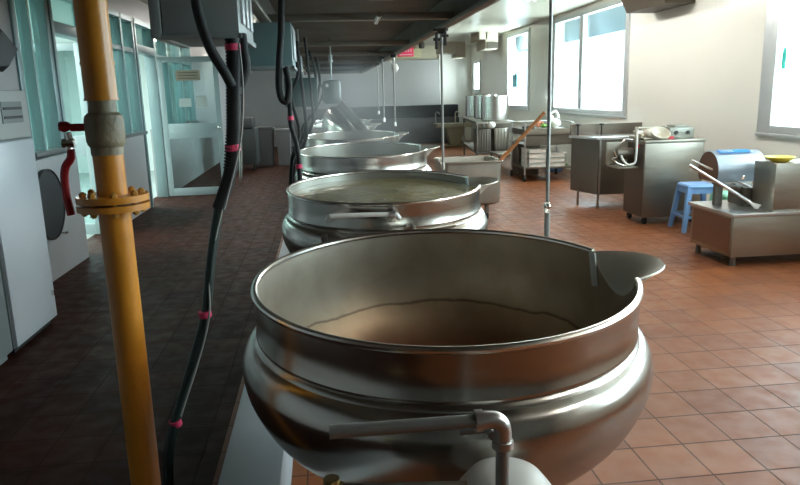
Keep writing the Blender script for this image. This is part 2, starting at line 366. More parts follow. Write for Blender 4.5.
m = MB(); m.box(LX - 0.12, LX + 0.07, 9.0, 11.05, LT - 0.015, LT + 0.03, 0.005); struct(m, 'window_sill', sill_m, f)
m = MB()
for y_ in (12.32, 13.2, 14.4, 15.55): m.box(LX - 0.12, LX + 0.02, y_ - 0.04, y_ + 0.04, LT, 2.85, 0.006)
m.box(LX - 0.12, LX + 0.02, 12.25, 15.6, 2.78, 2.85); m.box(LX - 0.11, LX + 0.01, 12.25, 15.6, 2.34, 2.4)
f = struct(m, 'window_8', frame_l)
m = MB(); m.box(LX - 0.07, LX - 0.062, 12.3, 15.55, LT + 0.02, 2.8); struct(m, 'window_pane', pane_teal, f)
m = MB(); m.box(LX - 0.12, LX + 0.07, 12.25, 15.6, LT - 0.015, LT + 0.03, 0.005); struct(m, 'window_sill', sill_m, f)
for k, (a, b) in enumerate((D1, D2)):
    m = MB()
    m.box(LX - 0.14, LX + 0.03, a, a + 0.07, 0, 2.85, 0.006); m.box(LX - 0.14, LX + 0.03, b - 0.07, b, 0, 2.85, 0.006)
    m.box(LX - 0.14, LX + 0.03, a + 0.07, b - 0.07, DH, DH + 0.12, 0.006); m.box(LX - 0.14, LX + 0.03, a + 0.07, b - 0.07, 2.78, 2.85)
    f = struct(m, 'door_%d' % (k + 1), frame_l)
    m = MB(); m.box(LX - 0.07, LX - 0.062, a + 0.07, b - 0.07, DH + 0.12, 2.78); struct(m, 'transom_pane', pane_teal, f)
# open door leaves
def door_leaf(n, hx, y0, wid, hgt, ang):
    """leaf built along +x from its hinge, turned by ang about z"""
    root = bpy.data.objects.new('door_%d' % n, None); C.objects.link(root); root['kind'] = 'structure'
    root.location = (hx, y0, 0.012); root.rotation_euler = (0, 0, ang)
    m = MB(); t = 0.022
    m.box(0, 0.085, -t, t, 0, hgt, 0.005); m.box(wid - 0.085, wid, -t, t, 0, hgt, 0.005)
    m.box(0.085, wid - 0.085, -t, t, 0, 0.13, 0.005); m.box(0.085, wid - 0.085, -t, t, hgt - 0.09, hgt, 0.005); m.box(0.085, wid - 0.085, -t, t, 0.98, 1.23, 0.005)
    struct(m, 'door_frame', MATS['door_leaf_paint'], root)
    m = MB(); m.box(0.085, wid - 0.085, -0.004, 0.004, 1.23, hgt - 0.09); struct(m, 'upper_pane', pane_door, root)
    m = MB(); m.box(0.085, wid - 0.085, -0.004, 0.004, 0.13, 0.98); struct(m, 'lower_pane', pane_door, root)
    m = MB(); m.cyl((wid - 0.05, -t - 0.05, 1.15), (wid - 0.05, -t, 1.15), 0.014, n=10); m.blob((wid - 0.05, -t - 0.06, 1.15), 0.03, 0.02, 0.03, 2); struct(m, 'door_knob', steel_rim, root)
    return root
mat('door_leaf_paint', (0.36, 0.45, 0.46), 0.4, 0.1)
d2 = door_leaf(3, LX + 0.05, 12.2, 0.98, 2.33, math.radians(3))
d1 = door_leaf(4, LX - 0.08, 8.9, 0.95, 2.33, math.radians(168))
# corridor beyond the left wall
m = MB(); m.box(-5.9, -5.8, 5, 17, -0.1, 2.9); m.box(-5.9, LX - 0.2, 4.9, 5, -0.1, 2.9); m.box(-5.9, LX - 0.2, 17, 17.1, -0.1, 2.9); m.box(-5.9, LX - 0.2, 4.9, 17.1, 2.85, 2.95)
struct(m, 'wall_corridor', ext_white)
m = MB(); m.box(-5.9, LX - 0.2, 4.9, 17.1, -0.12, -0.0); struct(m, 'floor_corridor', mat('corridor_floor', (0.35, 0.42, 0.40), 0.3))
m = MB(); m.box(-5.79, -5.76, 10.75, 10.85, 1.75, 2.15, 0.004); one(m, 'wall_plaque', blackm, 'narrow dark plaque on the bright corridor wall, seen through the nearer doorway', 'sign')
m = MB(); m.box(-5.79, -5.70, 9.2, 12.2, 0.95, 1.02, 0.01); one(m, 'wall_rail', frame_l, 'grey rail along the corridor wall beyond the nearer doorway', 'rail')

# back wall cladding, lintel, slits
m = MB(); m.box(-0.6, 3.95, YB - 0.06, YB, 1.2, 2.72); struct(m, 'trim_1', clad)
m = MB(); m.box(LX, -0.6, YB - 0.06, YB, 0, 2.72); m.box(-0.6, 3.95, YB - 0.06, YB, 0, 1.2); struct(m, 'trim_2', mat('grey_back_panel', (0.23, 0.23, 0.22), 0.5, noise=0.1, nscale=2))
m = MB(); m.box(3.97, RX, YB - 0.05, YB, 0, CZ); struct(m, 'trim_3', white_wall)

# ceiling ducts and lamps
m = MB(); m.box(4.2, 4.42, 18.5, 19.6, 2.98, CZ, 0.01); m.box(4.36, 4.70, 18.5, 19.6, 2.73, CZ, 0.01)
one(m, 'ceiling_duct', beige, 'beige boxed duct under the ceiling, beside the far window', 'duct')
m = MB(); m.box(4.40, 4.69, 18.46, 18.5, 2.735, 2.90); o = m.out('duct_opening', brown_sh)
o.parent = bpy.data.objects['ceiling_duct']; o.matrix_parent_inverse = Matrix.Translation(-bpy.data.objects['ceiling_duct'].location)
m = MB(); m.box(3.75, 4.25, 22.0, 22.8, 2.83, CZ, 0.01); m.box(4.25, 4.55, 22.0, 22.8, 2.69, CZ, 0.01)
one(m, 'ceiling_duct', beige, 'smaller stepped beige duct under the ceiling near the back wall', 'duct')
m = MB()
m.hull([(4.42, 9.15, 3.17), (4.42, 10.45, 3.17), (5.04, 9.15, 3.17), (5.04, 10.45, 3.17), (4.62, 9.2, 2.73), (4.62, 10.4, 2.73), (5.04, 9.2, 2.73), (5.04, 10.4, 2.73)])
one(m, 'exhaust_box', brown_sh, 'dark brown sheet metal exhaust box high on the right wall', 'vent')
LY = [(1.3, 0.4), (1.3 + 1.2, 3.4), (2.9, 6.6), (2.9, 9.6)]
lamp_spots = [(3.6, 0.2), (3.6, 3.2), (3.7, 6.2), (3.4, 9.0), (3.5, 11.0), (-1.6, 14.0), (-1.6, 18.0)]  # last three lamps are added, out of sight, to brighten the back
def make_lamp():
    r = thing('ceiling_lamp', 'x', 'lamp', (0, 0, CZ), 'tube lamps on the ceiling'); m = MB(); m.box(-0.09, 0.09, -0.62, 0.62, -0.05, 0, 0.005); m.out('lamp_body', white_pl, r)
    for s in (-1, 1): m = MB(); m.cyl((s * 0.045, -0.58, -0.07), (s * 0.045, 0.58, -0.07), 0.014, n=12); m.out('lamp_tube', lamp_em, r)
    return r
l0 = make_lamp()
for i, (x_, y_) in enumerate(lamp_spots):
    t = ['white twin tube lamp on the ceiling, nearest the front wall', 'white twin tube lamp on the ceiling, abreast of the nearest kettle', 'white twin tube lamp on the ceiling before the drum machine', 'white twin tube lamp on the ceiling above the work table', 'white twin tube lamp added above the view to brighten the back, nearest the large window', 'white twin tube lamp added out of sight left of the hood, above the tubular rack', 'white twin tube lamp added out of sight left of the hood, farthest back'][i]
    if i == 0: l0.location = (x_, y_, CZ - 0.001); l0['label'] = t
    else: dup(l0, (x_, y_, CZ - 0.001), t)

# ------------------------------------------------------------------ extractor hood over the kettles
HX0, HX1, HY0, HY1, HZ = -0.42, 1.10, -0.6, 19.0, 2.2
h = thing('extractor_hood', 'long dark stained steel extractor hood above the row of kettles', 'hood', (0.32, 9, HZ))
O = h.location
m = MB(); m.box(HX0, HX0 + 0.03, HY0, HY1, HZ, CZ); m.box(HX1 - 0.03, HX1, HY0, HY1, HZ, CZ); m.box(HX0, HX1, HY0, HY0 + 0.03, HZ, CZ); m.box(HX0, HX1, HY1 - 0.03, HY1, HZ, CZ)
m.box(HX0 + 0.03, HX1 - 0.03, HY0 + 0.03, HY1 - 0.03, HZ + 0.22, HZ + 0.25)
m.out('hood_body', hood_m, h, off=O)
for (a, b) in ((HX0, HX0 + 0.07), (HX1 - 0.07, HX1)):
    m = MB(); m.box(a, b, HY0, HY1, HZ - 0.02, HZ + 0.01, 0.004); m.out('gutter_rail', hood_rib, h, off=O)
for y_ in (1.6, 3.65, 5.65, 8.5, 10.6, 13.2, 15.8, 18.9):
    m = MB(); m.box(HX0 + 0.03, HX1 - 0.03, y_ - 0.045, y_ + 0.045, HZ + 0.015, HZ + 0.07, 0.006); m.out('cross_beam', hood_rib, h, off=O)
m = MB(); m.cyl((0.45, 5.61, HZ + 0.0), (0.45, 5.26, HZ + 0.02), 0.02, n=12); m.out('bolt', steel_rim, h, off=O)
m = MB(); m.box(0.42, 0.62, 5.5, 5.9, HZ + 0.19, HZ + 0.22, 0.01); lab(m.out('access_panel', hood_rib, h, off=O), 'slightly lighter square panel inside the hood')

# ------------------------------------------------------------------ tilting kettles
def smooth_prof(p, k=4):
    out = []
    for i in range(len(p) - 1):
        a = p[max(i - 1, 0)]; b = p[i]; c = p[i + 1]; d = p[min(i + 2, len(p) - 1)]
        for j in range(k):
            t = j / k
            out.append(tuple(0.5 * ((2 * b[q]) + (c[q] - a[q]) * t + (2 * a[q] - 5 * b[q] + 4 * c[q] - d[q]) * t * t + (3 * b[q] - a[q] - 3 * c[q] + d[q]) * t ** 3) for q in (0, 1)))
    out.append(p[-1]); return out
N = 128
A0, A1 = math.radians(-15.5), math.radians(17.5)         # the pouring notch in the rim, towards the right and back
AM = (A0 + A1) / 2
def pan_mesh():
    """inner pan: wall and round bottom, with the notch where the spout joins"""
    b = bmesh.new(); wall = [(0.600, 0.0), (0.599, -0.03), (0.598, -0.06), (0.597, -0.10), (0.596, -0.15)]
    prof = [(r, z) for r, z in wall]
    for k in range(1, 13):
        a = k / 12 * PI / 2; prof.append((0.592 * math.cos(a), -0.15 - 0.43 * math.sin(a)))
    rings = []
    for (r, z) in prof:
        if r < 1e-4: rings.append([b.verts.new((0, 0, z))]); continue
        ring = []
        for i in range(N):
            a = 2 * PI * i / N; zz = z; a = a - 2 * PI if a > PI else a
            if A0 < a < A1 and z > -0.12:               # cut the wall down in a curve at the spout
                d = math.sin((a - A0) / (A1 - A0) * PI) ** 0.7 * 0.10; zz = min(z, -d - (0.001 * (-z)))
            ring.append(b.verts.new((r * math.cos(a), r * math.sin(a), zz)))
        rings.append(ring)
    for A, B in zip(rings, rings[1:]):
        for i in range(N):
            j = (i + 1) % N
            if len(B) == 1: b.faces.new((A[i], A[j], B[0]))
            else:
                try: b.faces.new((A[i], A[j], B[j], B[i]))
                except ValueError: pass
    bmesh.ops.remove_doubles(b, verts=b.verts, dist=0.0008)
    return b
def spout_mesh():
    """scoop that leaves the rim between A0 and A1 and narrows to a rounded lip"""
    b = bmesh.new(); K, S = 18, 12; grid = []
    for s in range(S + 1):
        t = s / S; row = []
        for k in range(K + 1):
            u = k / K; a = A0 + (A1 - A0) * u
            base = Vector((0.603 * math.cos(a), 0.603 * math.sin(a), -math.sin(u * PI) ** 0.7 * 0.10))
            v = (u - 0.5) * 2
            wd = 0.158 * math.sqrt(max(0, 1 - t ** 1.5)) + 0.010
            dirv = Vector((math.cos(AM), math.sin(AM), 0)); sd = Vector((-math.sin(AM), math.cos(AM), 0))
            tip = dirv * (0.575 + 0.165 * t) + sd * (v * wd)
            depth = (1 - v * v) * (0.10 * (1 - t) ** 1.3)
            tip.z = -depth + 0.008 * t
            w_ = min(1, t * 2.2)
            row.append(b.verts.new(base.lerp(tip, w_)))
        grid.append(row)
    for s in range(S):
        for k in range(K): b.faces.new((grid[s][k], grid[s][k + 1], grid[s + 1][k + 1], grid[s + 1][k]))
    # thickness
    bmesh.ops.recalc_face_normals(b, faces=b.faces)
    r = bmesh.ops.solidify(b, geom=list(b.faces), thickness=0.006)
    return b, None
def make_kettle(name, label, inside):
    k = thing(name, label, 'kettle', (0, 0, 0), 'tilting steam kettles in the row')
    m = MB(); m.b.free(); m.b = pan_mesh(); m.out('inner_pan', inside, k)
    # outer collar with the double seam
    m = MB(); m.lathe([(0.606, 0.0), (0.606, -0.06)] + [(0.604, -0.125), (0.607, -0.13), (0.607, -0.14), (0.603, -0.146), (0.609, -0.152), (0.613, -0.160)], n=N)
    for v in list(m.b.verts):
        a = math.atan2(v.co.y, v.co.x)
        if A0 < a < A1 and v.co.z > -0.11: v.co.z = min(v.co.z, -math.sin((a - A0) / (A1 - A0) * PI) ** 0.7 * 0.10 - 0.004 + 0.03 * v.co.z)
    m.out('collar', steel, k)
    # steam jacket with a swelling shoulder
    pr = smooth_prof([(0.613, -0.160), (0.634, -0.178), (0.652, -0.215), (0.656, -0.26), (0.640, -0.33), (0.592, -0.42), (0.505, -0.51), (0.38, -0.585), (0.22, -0.635), (0.0, -0.655)], 4)
    m = MB(); m.lathe(pr, n=N); m.out('steam_jacket', steel, k)
    # rolled rim, open at the spout
    pts = []
    n = 110
    for i in range(n + 1):
        a = A1 + (2 * PI - (A1 - A0)) * i / n; pts.append((0.603 * math.cos(a), 0.603 * math.sin(a), 0.0))
    m = MB(); m.tube(pts, 0.0105, n=10, smooth=0); m.out('rolled_rim', steel_rim, k)
    m = MB(); m.b.free(); m.b, _ = spout_mesh(); m.out('pouring_spout', mat('spout_steel', (0.56, 0.56, 0.50), 0.5, 0.6, noise=0.15, nscale=5), k, 60)
    m = MB(); m.cyl((0, 0, -0.66), (0, 0, -1.068), 0.03, n=12); m.out('drain_outlet', galv, k)
    # steel strap at the back edge of the spout
    m = MB(); a = A1 - 0.01
    for i in range(1):
        m.box(-0.002, 0.002, -0.016, 0.016, -0.12, -0.002, 0.001, M=Matrix.Translation((0.5925 * math.cos(a), 0.5925 * math.sin(a), 0.0)) @ Matrix.Rotation(a, 4, 'Z') @ Matrix.Rotation(-0.22, 4, 'X'))
    m.out('spout_strap', mat('strap_steel', (0.62, 0.72, 0.76), 0.5, 0.3), k)
    return k
KX = 0.36
K = [(2.11, 1.075), (4.28, 1.085), (6.50, 1.14), (8.90, 1.14), (10.95, 1.13), (13.1, 1.09), (15.3, 1.09)]
kl = ['nearest and largest in view, empty steam kettle with brown stained inside', 'second steam kettle from the front, full of greenish soup',
      'third steam kettle from the front, in the steam', 'fourth steam kettle from the front, its rim just above the third', 'tipped steam kettle with its rim leaning, fifth in the row',
      'sixth steam kettle, behind the tipped one', 'farthest steam kettle at the back end of the row']
kettles = []
k0 = make_kettle('steam_kettle', kl[0], pan_in); k0.location = (KX, K[0][0], K[0][1]); k0.scale = (0.99, 0.99, 1); k0.rotation_euler = (math.radians(2.4), 0, 0); kettles.append(k0)
for i in range(1, 7):
    r = dup(k0, (KX, K[i][0], K[i][1]), kl[i])
    for ch in r.children:
        if ch.name.startswith('inner_pan'):
            ch.data = ch.data.copy(); ch.data.materials[0] = pan_clean
    kettles.append(r)
for ch in list(kettles[4].children):
    if ch.name.startswith('drain_outlet'): bpy.data.objects.remove(ch)
kettles[4].rotation_euler = (0, math.radians(52), 0); kettles[4].location = (0.69, 10.95, 1.09)
# liquid in the filled kettles
for i, dz, rad in ((1, -0.045, 0.597), (2, -0.12, 0.595), (3, -0.12, 0.595)):
    m = MB(); m.lathe([(0.0, 0.0), (0.25, 0.0), (0.45, 0), (rad - 0.006, 0.0), (rad - 0.006, -0.015), (0, -0.02)], n=64)
    o = m.out('soup', soup_m); o.location = (KX, K[i][0], K[i][1] + dz)
    o.rotation_euler = (math.radians(2.4), 0, 0)
    tag(o, ['', 'greenish brown soup filling the second kettle', 'steaming soup inside the third kettle', 'soup inside the fourth kettle'][i], 'soup', 'soup in the kettles')

# supports: a box column with round gearbox before and behind each kettle
def make_stand():
    s = thing('kettle_stand', 'x', 'stand', (0, 0, 0), 'kettle trunnion stands')
    m = MB(); m.box(-0.17, 0.17, -0.035, 0.035, 0.0, 0.70, 0.01); m.out('column', steel_dk, s)
    m = MB(); m.lathe([(0, 0.84), (0.045, 0.836), (0.08, 0.822), (0.105, 0.79), (0.112, 0.75), (0.108, 0.68), (0, 0.68)], n=32); m.out('gearbox_cover', white_pl, s)
    m = MB(); m.cyl((-0.36, 0, 0.82), (-0.08, 0, 0.80), 0.014, n=14); m.out('trunnion_shaft', steel_br, s)
    m = MB(); m.cyl((-0.38, 0, 0.77), (-0.38, 0, 0.85), 0.018, n=8); m.cyl((-0.38, -0.03, 0.83), (-0.38, 0.02, 0.83), 0.014, n=8); m.cyl((-0.395, 0, 0.82), (-0.355, 0, 0.82), 0.022, n=6); m.out('shaft_nut', brass, s)
    m = MB(); m.box(-0.345, -0.05, 0.0, 0.02, 0.60, 0.80, 0.006); m.out('side_bracket', steel_dk, s)
    m = MB(); m.box(-0.22, 0.22, -0.06, 0.06, 0, 0.012, 0.003); m.out('foot_plate', steel_dk, s)
    return s
sl = ['steel stand with a pale domed gearbox in front of the nearest kettle', 'steel stand between the nearest and second kettles', 'steel stand between the second and third kettles', 'steel stand between the third and fourth kettles',
      'steel stand behind the fourth kettle', 'steel stand behind the tipped kettle', 'steel stand behind the sixth kettle']
sy = [1.34, 3.50, 5.72, 8.12, 9.93, 12.32, 14.52]
s0 = make_stand(); s0['label'] = sl[0]; s0.location = (KX, sy[0], 0)
for i in range(1, 7): dup(s0, (KX, sy[i], 0), sl[i])
# steam pipes: open ended horizontal arm, elbow, riser
def make_steam_pipe():
    s = thing('steam_pipe', 'x', 'pipe', (0, 0, 0), 'steam pipes on the kettle fronts')
    m = MB(); m.cyl((-0.335, 0, 1.035), (-0.03, 0, 1.035), 0.0135, n=20); m.out('horizontal_pipe', galv, s)
    m = MB(); m.tube([(-0.045, 0, 1.035), (-0.03, 0, 1.035), (-0.012, 0, 1.032), (-0.002, 0, 1.02), (0, 0, 1.0), (0, 0, 0.985)], 0.0175, n=16, smooth=4)
    m.cyl((-0.055, 0, 1.035), (-0.04, 0, 1.035), 0.0215, n=16); m.cyl((0, 0, 0.975), (0, 0, 0.99), 0.0215, n=16); m.out('elbow', steel_lt, s)
    m = MB(); m.cyl((0, 0, 0), (0, 0, 0.98), 0.0135, n=20); m.out('riser', galv, s)
    m = MB(); m.cyl((-0.08, 0.03, 1.0), (-0.015, 0.03, 1.0), 0.009, n=10); m.cyl((-0.02, 0.0, 1.0), (-0.02, 0.03, 1.0), 0.009, n=10); m.out('drain_stub', galv, s)
    return s
p0 = make_steam_pipe(); p0.location = (0.318, 1.205, -0.008); p0['label'] = 'grey steam pipe with elbow in front of the nearest kettle'
# the second kettle: pale bar handle on the collar, clamp and lug on the jacket
k2 = kettles[1]
m = MB(); m.tube([(-0.36, -0.50, -0.075), (-0.365, -0.60, -0.07), (-0.35, -0.655, -0.045), (-0.32, -0.672, -0.035), (-0.02, -0.672, -0.04), (0.01, -0.667, -0.05), (0.025, -0.63, -0.07), (0.025, -0.59, -0.075)], 0.0125, n=10, smooth=3); lab(m.out('bar_handle', mat('handle_white', (0.82, 0.82, 0.78), 0.5), k2), 'pale tubular bar handle')
m = MB(); m.cyl((-0.36, -0.60, -0.07), (-0.355, -0.65, -0.06), 0.02, n=10); m.out('handle_joint', steel_lt, k2)
m = MB(); m.cyl((-0.03, -0.672, -0.04), (0.0, -0.672, -0.042), 0.018, n=10); m.out('handle_joint', steel_lt, k2)
m = MB(); m.box(-0.405, -0.37, -0.60, -0.55, -0.20, -0.155, 0.008); m.out('jacket_lug', steel_dk, k2)
m = MB(); m.cyl((0.03, -0.70, -0.15), (0.10, -0.69, -0.13), 0.013, n=10); m.box(0.085, 0.105, -0.72, -0.66, -0.16, -0.10, 0.005); m.cyl((0.10, -0.69, -0.135), (0.34, -0.60, -0.13), 0.014, n=12); m.cyl((-0.20, -0.70, -0.21), (0.04, -0.70, -0.15), 0.011, n=10); m.out('steam_inlet', steel_br, k2)

# plinth and drain pipe along the left of the row
m = MB(); m.box(-0.44, -0.215, 0.9, 16.5, 0.0, 0.30, 0.008); one(m, 'kettle_plinth', plinth_m, 'long low pale plinth along the left foot of the kettles', 'plinth')
m = MB(); m.tube([(-0.485, 0.8, 0.04), (-0.485, 16.4, 0.04)], 0.028, n=12, smooth=0); o = one(m, 'drain_pipe', rust, 'rusty brown pipe lying on the floor beside the plinth', 'pipe')
m = MB(); m.tube([(-0.525, 2.62, 0.008), (-0.525, 2.62, 0.05), (-0.485, 2.62, 0.078), (-0.455, 2.62, 0.05), (-0.455, 2.62, 0.008)], 0.01, n=8)
o2 = m.out('pipe_clamp', blackm, o, off=o.location)

# water drop pipes along the right hood edge
def drop_pipe(x, y, z0, label, white=False, thick=None):
    r = thing('water_drop_pipe', label, 'pipe', (x, y, z0), 'water pipes hanging from the hood edge')
    O = r.location
    m = MB(); m.cyl((x, y, thick or z0), (x, y, HZ + 0.0), 0.0085 if not white else 0.011, n=12); m.out('thin_pipe', cable_w if white else galv, r, off=O)
    if thick:
        m = MB(); m.cyl((x, y, z0), (x, y, thick - 0.02), 0.0145, n=12); m.out('hose_end', galv, r, off=O)
        m = MB(); m.cyl((x, y, thick - 0.03), (x, y, thick + 0.03), 0.014, n=8); m.cyl((x - 0.02, y, thick + 0.01), (x + 0.02, y, thick + 0.01), 0.008, n=8); m.blob((x, y - 0.012, thick + 0.012), 0.014, 0.014, 0.014, 2); m.out('valve', steel_rim, r, off=O)
    else:
        m = MB(); m.cyl((x, y, z0 - 0.01), (x, y, z0 + 0.05), 0.02, n=8); m.out('nozzle', steel_rim, r, off=O)
    m = MB(); m.box(x - 0.035, x + 0.035, y - 0.03, y + 0.03, HZ - 0.06, HZ - 0.02, 0.005); m.out('bracket', blackm, r, off=O)
    return r
drop_pipe(1.05, 3.17, 0.80, 'dark steel drop pipe with a valve, between nearest and second kettles', False, 1.09)
drop_pipe(1.05, 6.1, 0.98, 'pale drop pipe before the square tank', True)
drop_pipe(1.02, 9.9, 1.2, 'pale drop pipe over the tipped kettle, right of its twin', True)
drop_pipe(0.90, 10.3, 1.25, 'pale drop pipe over the tipped kettle, left of its twin', True)
drop_pipe(1.00, 12.5, 1.3, 'thin pale drop pipe under the red sign', True)
# valves on the hood edge near the tank pipe
m = MB()
for (x_, z_) in ((1.0, 2.09), (1.075, 2.12)):
    m.box(x_ - 0.012, x_ + 0.012, 6.04, 6.07, z_ - 0.08, z_ + 0.06, 0.004); m.cyl((x_ - 0.028, 6.05, z_), (x_ + 0.028, 6.05, z_), 0.012, n=10)
m.cyl((0.97, 6.055, 2.17), (1.10, 6.055, 2.17), 0.010, n=8)
one(m, 'valve_cluster', blackm, 'cluster of black valves under the hood edge at the second drop pipe', 'valve')
m = MB(); m.cyl((0.98, 10.1, 2.08), (1.06, 10.1, 2.08), 0.03, n=12); m.blob((1.05, 10.0, 2.0), 0.05, 0.05, 0.07, 2); m.cyl((1.05, 10.1, 2.06), (1.05, 10.1, 2.185), 0.012, n=8)
one(m, 'white_tap', white_pl, 'white tap fitting under the hood edge, left of the red sign', 'tap')
# red sign
r = thing('red_sign', 'small red sign board hanging at the hood edge by the back wall', 'sign', (2.35, 19.5, 2.62)); O = r.location
m = MB(); m.box(2.13, 2.58, 19.49, 19.51, 2.63, 2.88, 0.003); m.out('sign_board', signred, r, off=O)
m = MB()
for i in range(5): m.box(2.20 + i * 0.07, 2.245 + i * 0.07, 19.484, 19.49, 2.77, 2.775); m.box(2.22 + i * 0.07, 2.228 + i * 0.07, 19.484, 19.49, 2.755, 2.82); m.box(2.20 + i * 0.07, 2.245 + i * 0.07, 19.484, 19.49, 2.80, 2.806)
for i in range(9): m.box(2.19 + i * 0.04, 2.212 + i * 0.04, 19.484, 19.49, 2.67, 2.69)
m.out('sign_lettering', white_pl, r, off=O)
m = MB()
for x_ in (2.2, 2.5): m.cyl((x_, 19.5, 2.87), (x_, 19.5, CZ), 0.006, n=6)
m.out('hanger_wire', blackm, r, off=O)
m = MB(); m.box(2.0, 3.35, YB - 0.14, YB - 0.061, 2.8, 3.08, 0.01); o = one(m, 'wall_board', mat('pale_yellow_board', (0.66, 0.60, 0.36), 0.6), 'pale yellow board high on the back wall behind the red sign', 'board')
m = MB(); m.lathe([(0, 0), (0.07, 0), (0.09, 0.05), (0.09, 0.16), (0.05, 0.2), (0, 0.2)], (2.95, 20.5, 2.90), n=16); m.cyl((2.95, 20.5, 3.09), (2.95, 20.5, CZ), 0.012, n=8); one(m, 'alarm_bell', brown_sh, 'small dark round fitting hanging right of the red sign', 'alarm')

# hanging motor
r = thing('hanging_motor', 'green grey cylindrical motor hanging from the hood over the tipped kettle', 'motor', (0.145, 10.0, 1.53)); O = r.location
m = MB(); m.lathe([(0, 0), (0.10, 0.0), (0.125, 0.03), (0.13, 0.06), (0.13, 0.27), (0.12, 0.31), (0.05, 0.33), (0, 0.33)], tuple(O), n=32); m.out('motor_body', motor_m, r, off=O)
m = MB(); m.lathe([(0.132, 0.05), (0.14, 0.05), (0.14, 0.08), (0.132, 0.08)], tuple(O), n=32); m.out('motor_band', darkgreen, r, off=O)
m = MB(); m.cyl((0.145, 10, 1.86), (0.145, 10, HZ + 0.225), 0.013, n=10); m.cyl((0.145, 10, 2.1), (0.145, 10, 2.2), 0.03, n=10); m.out('hanger_rod', galv, r, off=O)
m = MB(); m.box(0.06, 0.10, 9.865, 9.875, 1.76, 1.80); m.out('motor_patch', white_pl, r, off=O)  # small white patch on the motor's upper front

# ------------------------------------------------------------------ yellow gas pipe in the left foreground
px, py = -0.569, 1.9
def on(z): return px + (z - 1.4) * 0.0 + 0.0
r = thing('gas_pipe', 'thick yellow gas pipe with a bolted flange, standing in the left foreground', 'pipe', (px, py, 0)); O = r.location.copy(); r.rotation_euler = (0, 0, 0)
m = MB(); m.cyl((px, py, 0), (px, py, 1.368), 0.0415, n=32); m.out('lower_pipe', yellow, r, off=O)
m = MB(); m.cyl((px, py, 1.405), (px, py, 1.52), 0.0385, n=32); m.out('middle_pipe', yellow, r, off=O)
m = MB(); m.cyl((px, py, 1.652), (px, py, CZ), 0.0405, n=32); m.cyl((px, py, 1.742), (px, py, 1.748), 0.0425, n=32); m.cyl((px, py, 1.652), (px, py, 1.658), 0.0425, n=32); m.out('upper_pipe', yellow, r, off=O)
for z in (1.366, 1.389):
    m = MB(); m.cyl((px, py, z), (px, py, z + 0.017), 0.092, n=48); f = m.out('flange', yellow, r, off=O)
    for v in f.data.vertices: pass
m = MB(); m.cyl((px, py, 1.382), (px, py, 1.390), 0.07, n=32); m.out('gasket', blackm, r, off=O)
for i in range(8):
    a = 2 * PI * (i + 0.4) / 8; x_, y_ = px + 0.073 * math.cos(a), py + 0.073 * math.sin(a)
    m = MB(); m.cyl((x_, y_, 1.353), (x_, y_, 1.418), 0.005, n=8); m.cyl((x_, y_, 1.356), (x_, y_, 1.366), 0.009, n=6); m.cyl((x_, y_, 1.406), (x_, y_, 1.415), 0.009, n=6); m.out('flange_bolt', mat('bolt_yellow', (0.42, 0.2, 0.02), 0.5) if 'bolt_yellow' not in MATS else MATS['bolt_yellow'], r, off=O)
m = MB(); m.lathe([(0.0, 1.512), (0.041, 1.512), (0.041, 1.532), (0.046, 1.538), (0.049, 1.55), (0.049, 1.602), (0.046, 1.614), (0.036, 1.622), (0.034, 1.653), (0.0, 1.653)], (px, py, 0), n=40); m.out('valve_body', olive, r, off=O)
m = MB(); m.cyl((px - 0.05, py, 1.585), (px - 0.085, py, 1.585), 0.010, n=10); m.blob((px - 0.10, py, 1.588), 0.017, 0.016, 0.015, 2, 0.12); hk = m.out('red_knob', red_m, r, off=O)
m = MB(); m.tube([(px - 0.095, py, 1.573), (px - 0.092, py, 1.555), (px - 0.098, py, 1.54), (px - 0.095, py, 1.52)], 0.009, n=8); m.cyl((px - 0.11, py, 1.545), (px - 0.08, py, 1.545), 0.012, n=8); m.out('lever_link', steel_rim, r, off=O)
m = MB(); m.tube([(px - 0.092, py, 1.53), (px - 0.095, py, 1.505), (px - 0.11, py, 1.485), (px - 0.117, py, 1.455), (px - 0.117, py, 1.40), (px - 0.112, py, 1.355)], 0.0105, n=10); m.out('red_lever', red_m, r, off=O)

# ------------------------------------------------------------------ control boxes under the hood's left edge
def control_box(x0, x1, y0, y1, z0, z1, label, m1, louvre=True):
    r = thing('control_box', label, 'control box', ((x0 + x1) / 2, (y0 + y1) / 2, z0), 'control boxes hanging over the kettles'); O = r.location
    m = MB(); m.box(x0 + 0.05, x1, y0, y1, z0, z1, 0.006); m.out('cabinet_body', m1, r, off=O)
    m = MB(); m.box(x0, x0 + 0.046, y0 - 0.01, y1 + 0.01, z0 - 0.005, z1, 0.005); m.out('cabinet_door', boxgrey, r, off=O)
    m = MB(); m.box(x0 + 0.04, x1 + 0.01, y0 - 0.01, y0 + 0.012, z0 - 0.012, z0 + 0.012, 0.003); m.box(x1 - 0.01, x1 + 0.012, y0 - 0.01, y1, z0 - 0.012, z0 + 0.012, 0.003); m.out('edge_trim', boxgrey, r, off=O)
    if louvre:
        for i in range(3):
            ya = y0 + (y1 - y0) * (0.15 + i * 0.28)
            m = MB(); m.box(x1, x1 + 0.012, ya, ya + (y1 - y0) * 0.14, z0 + 0.06, z1 - 0.02, 0.003); m.out('side_rib', frame_m, r, off=O)
    return r
control_box(-0.72, -0.345, 3.2, 3.85, 1.915, 2.178, 'nearest large grey control box with ribbed side, top left of the kettles', boxgrey)
control_box(-0.60, -0.20, 5.3, 5.9, 1.86, 2.178, 'teal grey control box second from the front, behind the looped cable', boxteal)
control_box(-0.52, -0.25, 7.3, 7.8, 1.95, 2.178, 'small teal control box third from the front', boxteal, False)
control_box(-0.48, -0.25, 9.6, 10.1, 1.95, 2.178, 'small grey control box fourth from the front', boxgrey, False)
r = thing('junction_panel', 'dark green junction panel hanging low behind the cables', 'panel', (-0.2, 8.5, 1.55)); O = r.location
